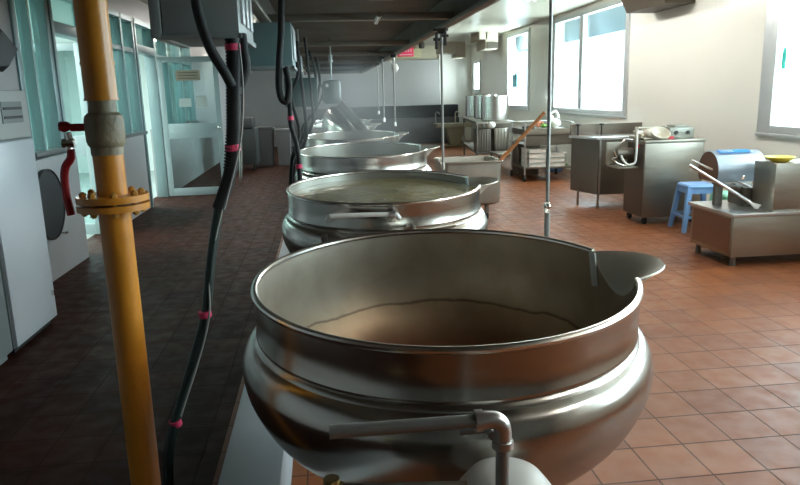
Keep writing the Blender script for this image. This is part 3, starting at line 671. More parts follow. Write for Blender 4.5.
m = MB(); m.box(-0.44, -0.05, 8.5, 8.62, 1.52, 1.86, 0.008); m.out('panel_box', darkgreen, r, off=O)
m = MB(); m.cyl((-0.25, 8.56, 1.86), (-0.25, 8.56, HZ + 0.225), 0.012, n=8); m.out('hanger_rod', galv, r, off=O)

# cables
def cable(name, pts, rad, m_, label, group='black cable bundles', ribs=False, bands=(), strand=None):
    r = thing(name, label, 'cable', pts[-1], group); O = Vector(pts[-1])
    m = MB(); m.tube(pts, rad, n=12, smooth=6); m.out('cable_sheath', m_, r, off=O)
    if ribs:
        P = [Vector(p) for p in pts]; m = MB(); L = 0
        for a, b in zip(P[:ribs], P[1:ribs + 1]):
            d = b - a; nn = max(1, int(d.length / 0.014))
            for i in range(nn): c = a + d * i / nn; m.cyl(c, c + d.normalized() * 0.007, rad * 1.12, n=12)
        m.out('ribbed_wrap', black, r, off=O)
    for (c, q, rr) in bands:
        c = Vector(c); q = Vector(q).normalized() * 0.014
        m = MB(); m.cyl(c - q, c + q, rr, n=14); m.out('pink_tape', pink, r, off=O)
    if strand:
        for s in strand: m = MB(); m.tube(s, 0.0045, n=6, smooth=5); m.out('thin_strand', cable_w, r, off=O)
    return r
cab1 = [(-0.375, 3.17, 1.90), (-0.375, 3.17, 1.83), (-0.385, 3.17, 1.70), (-0.40, 3.17, 1.50), (-0.425, 3.17, 1.33), (-0.49, 3.15, 1.16), (-0.535, 3.10, 0.93), (-0.575, 3.05, 0.68), (-0.665, 2.95, 0.40), (-0.735, 2.85, 0.18), (-0.745, 2.8, 0.015)]
cable('cable_bundle', [cab1[0]] + cab1[1:6], 0.030, black, 'thick black ribbed cable bundle with pink tape, below the nearest control box', ribs=4,
      bands=[((-0.375, 3.17, 1.865), (0, 0, 1), 0.034), ((-0.408, 3.17, 1.43), (-0.1, 0, 1), 0.034)],
      strand=[[(-0.345, 3.15, 1.88), (-0.34, 3.14, 1.7), (-0.36, 3.14, 1.5), (-0.40, 3.14, 1.35), (-0.46, 3.12, 1.16)]])
cable('power_cable', cab1[5:], 0.022, cable_g, 'lower part of the dark cable with two pink tape bands, reaching the floor',
      bands=[((-0.572, 3.05, 0.70), (-0.1, -0.1, 1), 0.029), ((-0.71, 2.886, 0.26), (-0.15, -0.2, 1), 0.027)],
      strand=[[(-0.47, 3.13, 1.16), (-0.54, 3.08, 0.9), (-0.55, 3.03, 0.70), (-0.60, 2.98, 0.52), (-0.68, 2.86, 0.3)]])
cable('looped_cable', [(-0.50, 3.1, 2.35), (-0.50, 3.08, 2.15), (-0.50, 3.08, 2.05), (-0.485, 3.08, 1.95), (-0.455, 3.08, 1.85), (-0.41, 3.10, 1.76), (-0.385, 3.12, 1.70)], 0.022, black, 'thick black cable curving past the face of the nearest control box')
cable('short_cable', [(-0.34, 3.22, 1.92), (-0.335, 3.2, 1.85), (-0.33, 3.2, 1.78), (-0.36, 3.2, 1.70)], 0.024, black, 'short thick black cable right of the ribbed bundle')
cable('looped_cable', [(-0.235, 4.9, 2.35), (-0.25, 4.9, 2.1), (-0.275, 4.9, 1.9), (-0.29, 4.9, 1.72), (-0.275, 4.9, 1.63), (-0.24, 4.9, 1.62), (-0.22, 4.9, 1.72), (-0.235, 4.9, 1.84)], 0.023, black, 'black cable hanging in a loop in front of the teal control box')
cable('power_cable', [(-0.23, 4.95, 1.85), (-0.225, 4.95, 1.6), (-0.225, 4.95, 1.45), (-0.19, 4.9, 1.3), (-0.18, 4.85, 1.1), (-0.20, 4.8, 0.9), (-0.24, 4.8, 0.32)], 0.017, black, 'black cable with two pink tapes behind the second kettle rim, left side',
      bands=[((-0.225, 4.945, 1.50), (0, 0, 1), 0.022), ((-0.182, 4.86, 1.17), (0, 0, 1), 0.024)])
cab_x = [(-0.24, 6.5, 2.2, 1.1, 0.016), (-0.20, 7.4, 2.2, 1.0, 0.02), (-0.12, 7.6, 2.25, 1.1, 0.014), (-0.10, 9.0, 2.2, 1.1, 0.018), (-0.03, 10.4, 2.2, 1.2, 0.018), (0.0, 12.3, 2.2, 1.2, 0.018)]
cl = ['dark cable hanging left of the green junction panel', 'thick dark cable over the green junction panel', 'dark cable at the right edge of the junction panel',
      'dark hanging cable behind the third kettle', 'dark hanging cable left of the hanging motor', 'farthest dark hanging cable at the left hood edge']
for (x_, y_, z1, z0, rr), t in zip(cab_x, cl):
    s = random.uniform(-0.04, 0.04)
    cable('hanging_cable', [(x_ - 0.03, y_, z1), (x_ + s, y_, z1 * 0.7 + z0 * 0.3), (x_ - s, y_, (z1 + z0) / 2), (min(x_ + 0.02, -0.12), y_, z0 * 0.8 + z1 * 0.2), (-0.30, y_, z0), (-0.335, y_, 0.8), (-0.34, y_, 0.31)], rr, black, t)

# ------------------------------------------------------------------ left wall equipment
r = thing('steel_cabinet', 'tall pale steel cabinet with a plain shiny side at the left edge', 'cabinet', (-2.42, 5.0, 0)); O = r.location
m = MB(); m.box(-2.74, -2.13, 4.62, 5.34, 0.04, 1.41, 0.006); m.out('cabinet_body', cab_dark, r, off=O)
m = MB(); m.box(-2.13, -2.11, 4.63, 5.335, 0.05, 1.40, 0.004); m.out('front_panel', cab_white, r, off=O)
m = MB(); m.box(-2.70, -2.15, 4.66, 5.30, 0, 0.04); m.out('kick_base', blackm, r, off=O)
m = MB(); m.box(-2.112, -2.09, 5.28, 5.30, 0.22, 0.26, 0.003); m.out('latch', steel_rim, r, off=O)
m = MB(); m.box(-2.74, -2.13, 3.2, 4.60, 0.04, 1.36, 0.008); m.box(-2.70, -2.15, 3.25, 4.55, 0, 0.04); one(m, 'side_cabinet', cab_dark, 'grey cabinet cut off by the left edge, before the pale one', 'cabinet')
r = thing('meter_box', 'pale grey meter box with a dark slotted panel, on top of the pale steel cabinet', 'box', (-2.3, 5.1, 1.41)); O = r.location
m = MB(); m.box(-2.42, -2.125, 4.75, 5.36, 1.412, 1.74, 0.012); m.out('box_body', mat('meter_grey', (0.40, 0.42, 0.40), 0.45), r, off=O)
m = MB(); m.box(-2.126, -2.118, 4.92, 5.24, 1.52, 1.665); m.out('recess_panel', mat('recess_grey', (0.20, 0.22, 0.21), 0.5), r, off=O)
for z in (1.55, 1.61): m = MB(); m.box(-2.119, -2.112, 4.94, 5.22, z, z + 0.018); m.out('slot', blackm, r, off=O)
m = MB(); m.cyl((-2.126, 4.88, 1.67), (-2.112, 4.88, 1.67), 0.014, n=10); m.out('screw', blackm, r, off=O)
m = MB(); m.hull([(-2.745, 6.35, 2.32), (-2.745, 6.55, 2.30), (-2.745, 6.72, 2.16), (-2.745, 6.70, 2.06), (-2.745, 6.50, 1.92), (-2.745, 6.2, 1.95), (-2.66, 6.4, 2.26), (-2.64, 6.62, 2.12), (-2.66, 6.45, 1.97)]); one(m, 'wall_bag', blackm, 'dark bag shaped item hanging on the wall at the upper left edge', 'bag')
# half wall panels in front of the window, with a round fan cover
m = MB(); m.box(-2.74, -2.60, 6.0, 7.62, 0.0, LT - 0.02, 0.006); o = one(m, 'wall_panel', mat('pale_panel', (0.42, 0.44, 0.45), 0.4, noise=0.05), 'pale panelling below the left window, carrying the round black disc', 'panel')
r = thing('round_fan_cover', 'round black disc leaning on the pale panel below the left window', 'fan', (-2.58, 6.65, 0.35)); O = r.location
m = MB(); m.cyl((-2.598, 6.68, 0.72), (-2.565, 6.68, 0.72), 0.33, n=48); m.out('disc', mat('disc_black', (0.03, 0.035, 0.04), 0.5), r, off=O)
m = MB(); m.tube([(-2.562, 6.68 + 0.325 * math.cos(a), 0.72 + 0.325 * math.sin(a)) for a in [2 * PI * i / 48 for i in range(48)]], 0.008, n=8, smooth=0, close=True); m.out('disc_rim', blackm, r, off=O)
m = MB(); m.tube([(-2.575, 6.5, 0.42), (-2.58, 6.48, 0.2), (-2.585, 6.46, 0.02)], 0.012, n=8); m.out('cord', boxgrey, r, off=O)
m = MB(); m.box(-2.57, -2.53, 6.86, 6.92, 0.40, 0.42, 0.004); m.out('clip', steel_rim, r, off=O)
# notices on the door
m = MB(); m.box(-2.42, -2.02, 12.195, 12.202, 1.95, 2.12); r = one(m, 'door_notice', paper, 'brown notice on the upper glass of the open door', 'notice', base=(-2.2, 12.2, 1.95)); r.rotation_euler = (0, 0, 0)
m = MB()
for i in range(3): m.box(-2.38, -2.06, 12.192, 12.195, 1.985 + i * 0.045, 1.995 + i * 0.045)
m.out('text_line', blackm, r, off=(-2.2, 12.2, 1.95))
for (a, b, c, d, t) in [(-2.40, -2.20, 1.52, 1.66, 'faded pale notice low on the door glass, left of its twin'), (-2.12, -1.94, 1.50, 1.70, 'faded pale notice low on the door glass, right of its twin')]:
    m = MB(); m.box(a, b, 12.196, 12.202, c, d); o = one(m, 'door_notice', mat('faded_paper', (0.42, 0.48, 0.46), 0.7), t, 'notice', 'faded notices on the door')
# dark machine at the back of the left aisle
r = thing('dark_machine', 'dark machine with a thin upright rod at the back of the left aisle', 'machine', (-1.9, 16.5, 0)); O = r.location
m = MB(); m.box(-2.2, -1.55, 16.2, 17.0, 0.12, 0.95, 0.03); m.out('machine_body', mat('machine_dark', (0.035, 0.042, 0.042), 0.5), r, off=O)
m = MB(); m.box(-2.15, -1.6, 16.15, 17.0, 0.95, 1.2, 0.05); m.out('machine_top', blackm, r, off=O)
m = MB(); m.cyl((-1.85, 16.6, 1.2), (-1.85, 16.6, 1.75), 0.035, n=10); m.out('upright_rod', blackm, r, off=O)
for (x_, y_) in ((-2.12, 16.3), (-1.63, 16.3), (-2.12, 16.9), (-1.63, 16.9)): m = MB(); m.cyl((x_, y_, 0), (x_, y_, 0.14), 0.03, n=8); m.out('foot', blackm, r, off=O)
m = MB(); m.tube([(-1.98, 13.6, 0.0), (-1.90, 13.6, 0.75), (-1.62, 13.6, 0.78), (-1.66, 13.6, 0.0)], 0.016, n=8, smooth=0); m.tube([(-1.98, 13.95, 0.0), (-1.90, 13.95, 0.75), (-1.62, 13.95, 0.78), (-1.66, 13.95, 0.0)], 0.016, n=8, smooth=0); m.cyl((-1.9, 13.6, 0.75), (-1.9, 13.95, 0.75), 0.012, n=8); m.cyl((-1.62, 13.6, 0.78), (-1.62, 13.95, 0.78), 0.012, n=8)
one(m, 'tube_rack', steel_rim, 'slim bright tubular rack before the dark machine in the left aisle', 'rack')
for i, (x_, w_, hh, t) in enumerate([(-1.42, 0.38, 0.92, 'dull grey bin right of the dark machine'), (-0.98, 0.34, 0.85, 'paler grey bin at the back, right of the other bin')]):
    m = MB(); m.hull([(x_ - w_ / 2 + 0.03, 17.1, 0), (x_ + w_ / 2 - 0.03, 17.1, 0), (x_ - w_ / 2 + 0.03, 17.6, 0), (x_ + w_ / 2 - 0.03, 17.6, 0), (x_ - w_ / 2, 17.05, hh), (x_ + w_ / 2, 17.05, hh), (x_ - w_ / 2, 17.65, hh), (x_ + w_ / 2, 17.65, hh)])
    m.box(x_ - w_ / 2 - 0.02, x_ + w_ / 2 + 0.02, 17.03, 17.67, hh - 0.03, hh + 0.02, 0.01); one(m, 'storage_bin', mat('bin_grey%d' % i, (0.09 + i * 0.05,) * 3, 0.5), t, 'bin', 'bins at the back of the left aisle')

# ------------------------------------------------------------------ square tank cart with the paddle
r = thing('tank_cart', 'square stainless tank cart on legs behind the second kettle', 'cart', (1.87, 8.9, 0)); O = r.location
b = bmesh.new(); m = MB(); m.b.free(); m.b = b
def rrect(cx, cy, hx, hy, rad, z, n=6):
    pts = []
    for q, (sx_, sy_) in enumerate([(1, 1), (-1, 1), (-1, -1), (1, -1)]):
        for i in range(n + 1):
            a = PI / 2 * q + PI / 2 * i / n; pts.append((cx + sx_ * (hx - rad) + rad * math.cos(a), cy + sy_ * (hy - rad) + rad * math.sin(a), z))
    return pts
def loft(b, loops, cap0=True, cap1=True):
    R = [[b.verts.new(p) for p in L] for L in loops]
    for A, B in zip(R, R[1:]):
        for i in range(len(A)): j = (i + 1) % len(A); b.faces.new((A[i], A[j], B[j], B[i]))
    if cap0: b.faces.new(list(reversed(R[0])))
    if cap1: b.faces.new(R[-1])
loft(b, [rrect(1.87, 8.98, h_, h_, .06, z) for h_, z in ((0.30, 0.20), (0.35, 0.23), (0.365, 0.30), (0.375, 0.75), (0.40, 0.752), (0.405, 0.77), (0.365, 0.772), (0.355, 0.74), (0.34, 0.30), (0.30, 0.26))])
m.out('tank_body', mat('tank_steel', (0.36, 0.34, 0.29), 0.45, 0.75, noise=0.2, nscale=5), r, off=O)
m = MB(); P = rrect(1.87, 8.98, 0.385, 0.385, .06, 0.765); m.tube(P, 0.014, n=8, smooth=0, close=True); m.out('tank_rim', steel_rim, r, off=O)
for (x_, y_) in ((1.66, 8.76), (2.08, 8.76), (1.66, 9.2), (2.08, 9.2)):
    m = MB(); m.cyl((x_, y_, 0.07), (x_, y_, 0.24), 0.03, n=12); w_ = m.out('leg', steel_dk, r, off=O)
    m = MB(); m.cyl((x_ - 0.018, y_, 0.045), (x_ + 0.018, y_, 0.045), 0.045, n=16); m.out('caster', black, w_, off=O)
r = thing('wooden_paddle', 'long worn wooden paddle leaning out of the square tank', 'paddle', (2.20, 8.68, 0.72)); O = r.location
m = MB(); m.cyl((2.12, 8.75, 0.62), (2.76, 8.5, 1.37), 0.026, 0.022, n=12); m.out('shaft', wood, r, off=O)
m = MB(); m.hull([(1.90, 8.85, 0.36), (2.02, 8.80, 0.36), (2.10, 8.78, 0.64), (2.17, 8.72, 0.62), (1.92, 8.88, 0.36), (2.11, 8.81, 0.64)]); m.out('blade', wood, r, off=O)

# ------------------------------------------------------------------ trolley with crates
r = thing('steel_trolley', 'stainless two shelf trolley with curved handles below the large window', 'trolley', (4.1, 12.75, 0)); O = r.location
x0, x1, y0, y1 = 3.62, 4.52, 12.25, 13.15
for zt, nm in ((0.84, 'top_tray'), (0.22, 'lower_shelf')):
    m = MB(); m.box(x0, x1, y0, y1, zt, zt + 0.012); 
    hgt = 0.11 if nm == 'top_tray' else 0.04
    for (a, b_, c, d) in ((x0, x1, y0, y0 + 0.012), (x0, x1, y1 - 0.012, y1), (x0, x0 + 0.012, y0, y1), (x1 - 0.012, x1, y0, y1)): m.box(a, b_, c, d, zt, zt + hgt)
    if nm == 'top_tray': m.box(x0 + 0.02, x1 - 0.02, y0 + 0.02, y1 - 0.02, zt + 0.085, zt + 0.095)
    m.out(nm, steel_br, r, off=O)
m = MB(); m.box(x0 + 0.01, x1 - 0.01, y0 + 0.02, y0 + 0.03, 0.66, 0.84); m.box(x0 + 0.01, x1 - 0.01, y0 + 0.02, y1 - 0.02, 0.655, 0.665); m.out('middle_drawer', steel_dk, r, off=O)
for y_ in (y0, y1):
    m = MB(); m.tube([(x0, y_, 0.10), (x0, y_, 0.96), (x0 + 0.04, y_, 1.03), (x0 + 0.12, y_, 1.05), (x1 - 0.12, y_, 1.05), (x1 - 0.04, y_, 1.03), (x1, y_, 0.96), (x1, y_, 0.10)] if y_ == y1 else [(x0, y_, 0.10), (x0, y_, 0.95)], 0.016, n=10, smooth=3 if y_ == y1 else 0); m.out('tube_frame', steel_lt, r, off=O)
for x_ in (x0, x1):
    m = MB(); m.tube([(x_, y0, 0.90), (x_, y0, 0.98), (x_, y0 + 0.06, 1.05), (x_, y1 - 0.06, 1.05), (x_, y1, 0.98)], 0.016, n=10, smooth=3); m.out('push_handle', steel_lt, r, off=O)
m = MB(); m.cyl((x1, y0, 0.10), (x1, y0, 0.95), 0.016, n=10); m.out('post', steel_lt, r, off=O)
for (x_, y_) in ((x0, y0), (x1, y0), (x0, y1), (x1, y1)):
    m = MB(); m.cyl((x_ - 0.015, y_, 0.05), (x_ + 0.015, y_, 0.05), 0.05, n=16); m.box(x_ - 0.022, x_ + 0.022, y_ - 0.02, y_ + 0.02, 0.06, 0.12); m.out('caster', black, r, off=O)
# folded white crates on the lower shelf
def crate(cx, cy, z, wx, wy, hh, label, grp):
    r = thing('plastic_crate', label, 'crate', (cx, cy, z), grp); m = MB()
    for (a, b_, c, d) in ((-wx, wx, -wy, -wy + .02), (-wx, wx, wy - .02, wy), (-wx, -wx + .02, -wy, wy), (wx - .02, wx, -wy, wy)): m.box(a, b_, c, d, 0, hh * .93)
    m.box(-wx, wx, -wy, wy, 0, 0.015); m.out('crate_body', crate_m, r)
    m = MB()
    for (a, b_, c, d) in ((-wx - .012, wx + .012, -wy - .012, -wy + .02), (-wx - .012, wx + .012, wy - .02, wy + .012), (-wx - .012, -wx + .02, -wy, wy), (wx - .02, wx + .012, -wy, wy)): m.box(a, b_, c, d, hh * .85, hh, .003)
    m.out('crate_rim', white_pl, r); return r
nms = ['lowest', 'second', 'third', 'topmost']
for side, cx in (('left', 3.88), ('right', 4.245)):
    for i in range(4 if side == 'left' else 3):
        crate(cx, 12.55, 0.234 + i * 0.088, 0.175, 0.22, 0.086, '%s flat white crate in the %s stack on the lower shelf of the trolley' % (nms[i], side), 'white crates on the trolley')
# things on the trolley top
m = MB(); m.cyl((3.75, 12.5, 0.941), (3.75, 12.5, 0.975), 0.11, n=20); m.lathe([(0.11, 0.0), (0.125, 0.025), (0.10, 0.03)], (3.75, 12.5, 0.965), n=20); one(m, 'black_pan', blackm, 'shallow black pan on the left of the trolley top', 'pan')
m = MB()
for i in range(16): m.blob((3.98 + random.uniform(0, .16), 12.45 + random.uniform(-.1, .12), 0.97 + random.uniform(0, .05)), .03, .03, .022, 1, .2)
o = one(m, 'vegetable_scraps', vegm, 'small heap of green vegetable scraps on the trolley top', 'vegetables'); o['kind'] = 'stuff'
m = MB()
for i in range(10): m.blob((3.96 + random.uniform(0, .12), 12.62 + random.uniform(-.05, .08), 0.98 + random.uniform(0, .08)), .03, .03, .026, 1, .2)
o = one(m, 'orange_scraps', mixm, 'small orange and pink heap behind the green scraps on the trolley', 'vegetables'); o['kind'] = 'stuff'
m = MB(); m.blob((4.26, 12.6, 1.03), .13, .15, .09, 3, .06); m.blob((4.20, 12.6, 1.12), .06, .08, .06, 2, .1); m.tube([(4.18, 12.6, 1.1), (4.2, 12.6, 1.2), (4.3, 12.6, 1.24), (4.36, 12.6, 1.12)], 0.025, n=8); one(m, 'plastic_bag', white_pl, 'crumpled pale plastic bag on the right of the trolley top', 'bag')
m = MB(); m.lathe([(0, 0), (0.16, 0), (0.24, 0.24), (0.255, 0.25), (0.245, 0.26), (0.155, 0.02), (0, 0.02)], (4.66, 13.7, 0.0), n=28); one(m, 'plastic_basin', blue_pl, 'blue plastic basin on the floor behind the trolley', 'basin')
m = MB(); m.blob((4.47, 12.5, 0.27), .028, .1, .035, 2, .1); one(m, 'green_bag', vegm, 'small green bag on the right end of the trolley lower shelf', 'bag')

# ------------------------------------------------------------------ pots on a rack
def pot(cx, cy, z, r_, h_, label):
    r = thing('stock_pot', label, 'pot', (cx, cy, z), 'tall stock pots on the rack'); m = MB()
    m.lathe([(0, 0.0), (r_ - .02, 0.0), (r_, 0.02), (r_, h_), (r_ - .008, h_), (r_ - .008, 0.02), (0, 0.015)], n=48); m.out('pot_body', pot_m, r)
    m = MB(); m.lathe([(r_ - .01, h_ - .01), (r_ + .014, h_ - .01), (r_ + .014, h_ + .006), (r_ - .01, h_ + .006)], n=48); m.out('pot_rim', steel_rim, r)
    m = MB(); m.tube([(r_, -.05, h_ * .78), (r_ + .05, -.05, h_ * .78), (r_ + .05, .05, h_ * .78), (r_, .05, h_ * .78)], .008, n=6, smooth=3); m.out('handle', steel_dk, r)
    return r
pot(3.77, 15.1, 1.0, 0.30, 0.53, 'largest, rightmost stock pot on the rack by the far window')
pot(3.88, 16.5, 1.0, 0.26, 0.55, 'tall narrow looking stock pot in the middle of the rack')
pot(3.92, 17.8, 1.0, 0.24, 0.52, 'leftmost stock pot on the rack')
r = thing('steel_rack', 'grey steel rack carrying the tall stock pots', 'rack', (3.6, 15.5, 0)); O = r.location
m = MB(); m.hull([(x_, y_, z_) for z_ in (0.955, 0.999) for x_, y_ in ((3.27, 14.75), (4.12, 14.75), (3.64, 18.1), (4.25, 18.1))]); m.out('rack_top', steel_br, r, off=O)
m = MB(); m.hull([(x_, y_, z_) for z_ in (0.30, 0.33) for x_, y_ in ((3.29, 14.78), (4.10, 14.78), (3.66, 18.06), (4.22, 18.06))]); m.out('rack_shelf', steel_dk, r, off=O)
for (x_, y_) in ((3.305, 14.8), (4.08, 14.8), (3.68, 18.04), (4.2, 18.04)): m = MB(); m.cyl((x_, y_, 0), (x_, y_, 0.96), 0.024, n=10); m.out('leg', steel_dk, r, off=O)
for i, (a, b_, hh, t) in enumerate([(3.34, 3.62, .50, 'ribbed steel drum under the pots, at the left of the rack shelf'), (3.70, 4.02, .52, 'pale ribbed tin under the pots, at the right of the rack shelf')]):
    m = MB(); m.box(a, b_, 14.85, 15.35, .332, .332 + hh, .02)
    for k in range(5): q = a + (b_ - a) * (k + .5) / 5; m.cyl((q, 14.85, .34), (q, 14.85, .32 + hh), .014, n=8)
    one(m, 'ribbed_tin', steel_br if i else steel_dk, t, 'tin', 'tins on the rack shelf')
m = MB(); m.blob((3.58, 14.64, .93), .09, .09, .075, 3, .04); m.cyl((3.58, 14.64, .9), (3.58, 14.745, .95), .02, n=8); one(m, 'white_ladle_bowl', white_pl, 'round white bowl hooked on the front of the pot rack', 'bowl')
# low bench and box right of it
r = thing('low_bench', 'low steel bench in front of the pot rack', 'bench', (3.7, 14.2, 0)); O = r.location
m = MB(); m.box(3.50, 4.25, 13.75, 14.5, 0.35, 0.385, 0.005); m.out('bench_top', steel_br, r, off=O)
for (x_, y_) in ((3.54, 13.8), (4.2, 13.8), (3.54, 14.45), (4.2, 14.45)): m = MB(); m.cyl((x_, y_, 0), (x_, y_, .352), .022, n=8); m.out('leg', steel_dk, r, off=O)
r = thing('tilted_bin', 'dull steel bin left of the trolley, behind the wooden paddle', 'bin', (3.98, 13.5, 0)); O = r.location
m = MB(); m.b.free(); m.b = bmesh.new(); loft(m.b, [rrect(3.98, 13.44, h_, h_ * 1.0, .05, z) for h_, z in ((.22, .0), (.24, .62), (.26, .63), (.26, .66), (.22, .66), (.20, .1))])
m.out('bin_body', steel_dk, r, off=O)

# ------------------------------------------------------------------ work table with knobs
r = thing('work_table', 'dark steel kneehole table with a pale top and two side panels', 'table', (3.95, 9.4, 0)); O = r.location
m = MB(); m.hull([(3.49, 9.73, zz) for zz in (.955, .985)] + [(3.66, 9.08, zz) for zz in (.955, .985)] + [(4.5, 9.08, zz) for zz in (.955, .985)] + [(4.6, 9.73, zz) for zz in (.955, .985)]); m.out('table_top', steel_lt, r, off=O)
m = MB(); m.hull([(a_, b_, zz) for zz in (.20, .955) for a_, b_ in ((3.52, 9.70), (3.54, 9.705), (3.69, 9.11), (3.71, 9.115))]); m.out('side_panel', steel_dk, r, off=O)
m = MB(); m.box(3.71, 4.45, 9.11, 9.135, .20, .955); m.out('front_panel', steel_dk, r, off=O)
m = MB(); m.box(3.70, 3.725, 9.098, 9.11, .20, .955); m.out('corner_edge', steel_lt, r, off=O)
m = MB(); m.box(3.555, 4.45, 9.67, 9.69, .20, .955); m.out('back_panel', steel_dk, r, off=O)
m = MB(); m.box(3.52, 4.6, 9.74, 9.77, .985, 1.14, .005); m.out('backsplash', steel_dk, r, off=O)
for (x_, y_) in ((3.57, 9.52), (3.72, 9.15), (4.42, 9.16), (4.42, 9.66)): m = MB(); m.cyl((x_, y_, 0), (x_, y_, .22), .018, n=8); m.out('leg', steel_br, r, off=O)
for x_ in (3.60, 3.95): m = MB(); m.cyl((x_, 9.66, .985), (x_, 9.66, 1.13), .012, n=8); m.cyl((x_, 9.66, 1.125), (x_, 9.66, 1.15), .035, n=14); m.out('knob', blackm, r, off=O)

bpy.data.objects['work_table'].location.x += 0.035

# ------------------------------------------------------------------ steel cabinet with slicer parts on top
r = thing('steel_worktop_cabinet', 'large plain stainless cabinet before the right wall, cluttered on top', 'cabinet', (4.15, 8.2, 0)); O = r.location
m = MB(); m.box(3.79, 4.53, 7.86, 8.4, .09, .985, .006); m.out('cabinet_body', steel_br, r, off=O)
m = MB(); m.box(3.783, 4.54, 7.85, 8.41, .985, 1.02, .004); m.out('worktop', steel_br, r, off=O)
m = MB(); m.box(3.784, 3.792, 7.88, 8.38, .10, .975); lab(m.out('side_door', steel_dk, r, off=O), 'darker brown side door')
for (x_, y_) in ((3.85, 7.92), (4.46, 7.92), (3.85, 8.34), (4.46, 8.34)):
    m = MB(); m.cyl((x_ - .015, y_, .045), (x_ + .015, y_, .045), .045, n=14); m.box(x_ - .02, x_ + .02, y_ - .02, y_ + .02, .05, .10); m.out('caster', black, r, off=O)
r = thing('twin_gas_valve_box', 'small grey metal box with two round knobs on the stainless cabinet', 'control box', (4.33, 8.2, 1.02)); O = r.location
m = MB(); m.box(4.20, 4.52, 8.08, 8.38, 1.02, 1.15, .01); m.box(4.28, 4.46, 8.12, 8.32, 1.15, 1.175, .005); m.out('box_body', mat('worn_box', (0.30, 0.31, 0.27), .4, .4), r, off=O)
for x_ in (4.28, 4.43): m = MB(); m.cyl((x_, 8.06, 1.09), (x_, 8.085, 1.09), .022, n=12); m.out('knob', blackm, r, off=O)
m = MB(); m.box(4.115, 4.19, 8.14, 8.32, 1.02, 1.13, .01); m.cyl((4.11, 8.23, 1.13), (4.19, 8.2, 1.13), .035, n=12); one(m, 'small_motor', mat('motor_brown', (0.16, 0.15, 0.11), .5), 'small dark motor left of the box with two knobs', 'motor')
m = MB(); m.lathe([(0, 0), (.05, 0.005), (.105, .06), (.115, .10), (.105, .10), (.05, .02), (0, .015)], (4.02, 7.98, 1.02), n=28, M=Matrix.Translation((4.02, 7.98, 1.06)) @ Matrix.Rotation(math.radians(35), 4, 'X') @ Matrix.Translation((-4.02, -7.98, -1.06)))
o = one(m, 'enamel_bowl', offw, 'cream bowl resting on its side on the stainless cabinet', 'bowl')
m = MB(); m.box(4.10, 4.19, 7.94, 8.04, 1.02, 1.04, .008); m.box(4.12, 4.2, 7.96, 8.0, 1.035, 1.055, .006); one(m, 'red_rag', red_m, 'small red rag beside the cream bowl on the cabinet', 'rag')
m = MB()
for i in range(7):
    a = random.uniform(-.3, .3); x_ = 3.80 + random.uniform(0, .08); y_ = 7.98 + .05 * i
    m.cyl((x_, y_, 1.035 + .012 * i), (x_ + .26, y_ + a * .2, 1.04 + .014 * i), .011, n=8)
m.box(3.80, 3.98, 8.1, 8.35, 1.022, 1.06, .01); m.cyl((3.8, 8.1, 1.16), (4.1, 8.2, 1.15), .014, n=8)
m.cyl((3.82, 8.2, 1.02), (3.82, 8.2, 1.17), .014, n=8)
one(m, 'rod_pile', mat('pale_rods', (0.48, 0.46, 0.38), .45, .3), 'pile of pale rods and parts at the left of the cabinet top', 'rods')
m = MB(); m.blob((3.93, 8.02, 1.10), .09, .07, .06, 3, .08); m.blob((3.86, 8.08, 1.07), .07, .08, .04, 2, .1); one(m, 'crumpled_cloth', offw, 'crumpled cream cloth over the pale rods on the cabinet', 'cloth')
r = thing('slicer_guard', 'grey plate and bent chrome bars hanging on the left side of the cabinet', 'machine guard', (3.72, 8.1, .6)); O = r.location
m = MB(); m.box(3.50, 3.78, 8.30, 8.33, .70, .98, .01); m.box(3.52, 3.78, 8.0, 8.33, .68, .70, .005); m.out('plate', mat('guard_grey', (0.40, 0.38, 0.32), .4, .6), r, off=O)
m = MB(); m.tube([(3.70, 7.9, 1.16), (3.70, 7.9, 1.02), (3.70, 7.9, .86), (3.685, 7.9, .76), (3.62, 7.92, .735), (3.57, 7.95, .78), (3.56, 8.0, .84)], .014, n=8); m.cyl((3.70, 7.9, 1.12), (3.79, 7.95, 1.12), .012, n=8); m.out('bent_bar', white_pl, r, off=O)
m = MB(); m.tube([(3.72, 8.05, 1.02), (3.62, 8.05, 1.02), (3.53, 8.05, .95), (3.50, 8.05, .88), (3.52, 8.05, .82), (3.47, 8.05, .80), (3.60, 8.05, .72), (3.76, 8.05, .74)], .011, n=8); m.out('curved_bar', steel_rim, r, off=O)
m = MB(); m.cyl((3.56, 8.16, .85), (3.76, 8.16, .85), .07, n=20); m.out('dark_roller', steel_dk, r, off=O)
m = MB(); m.box(3.735, 3.765, 7.96, 8.0, .93, .97, .004); m.out('red_switch', red_m, r, off=O)

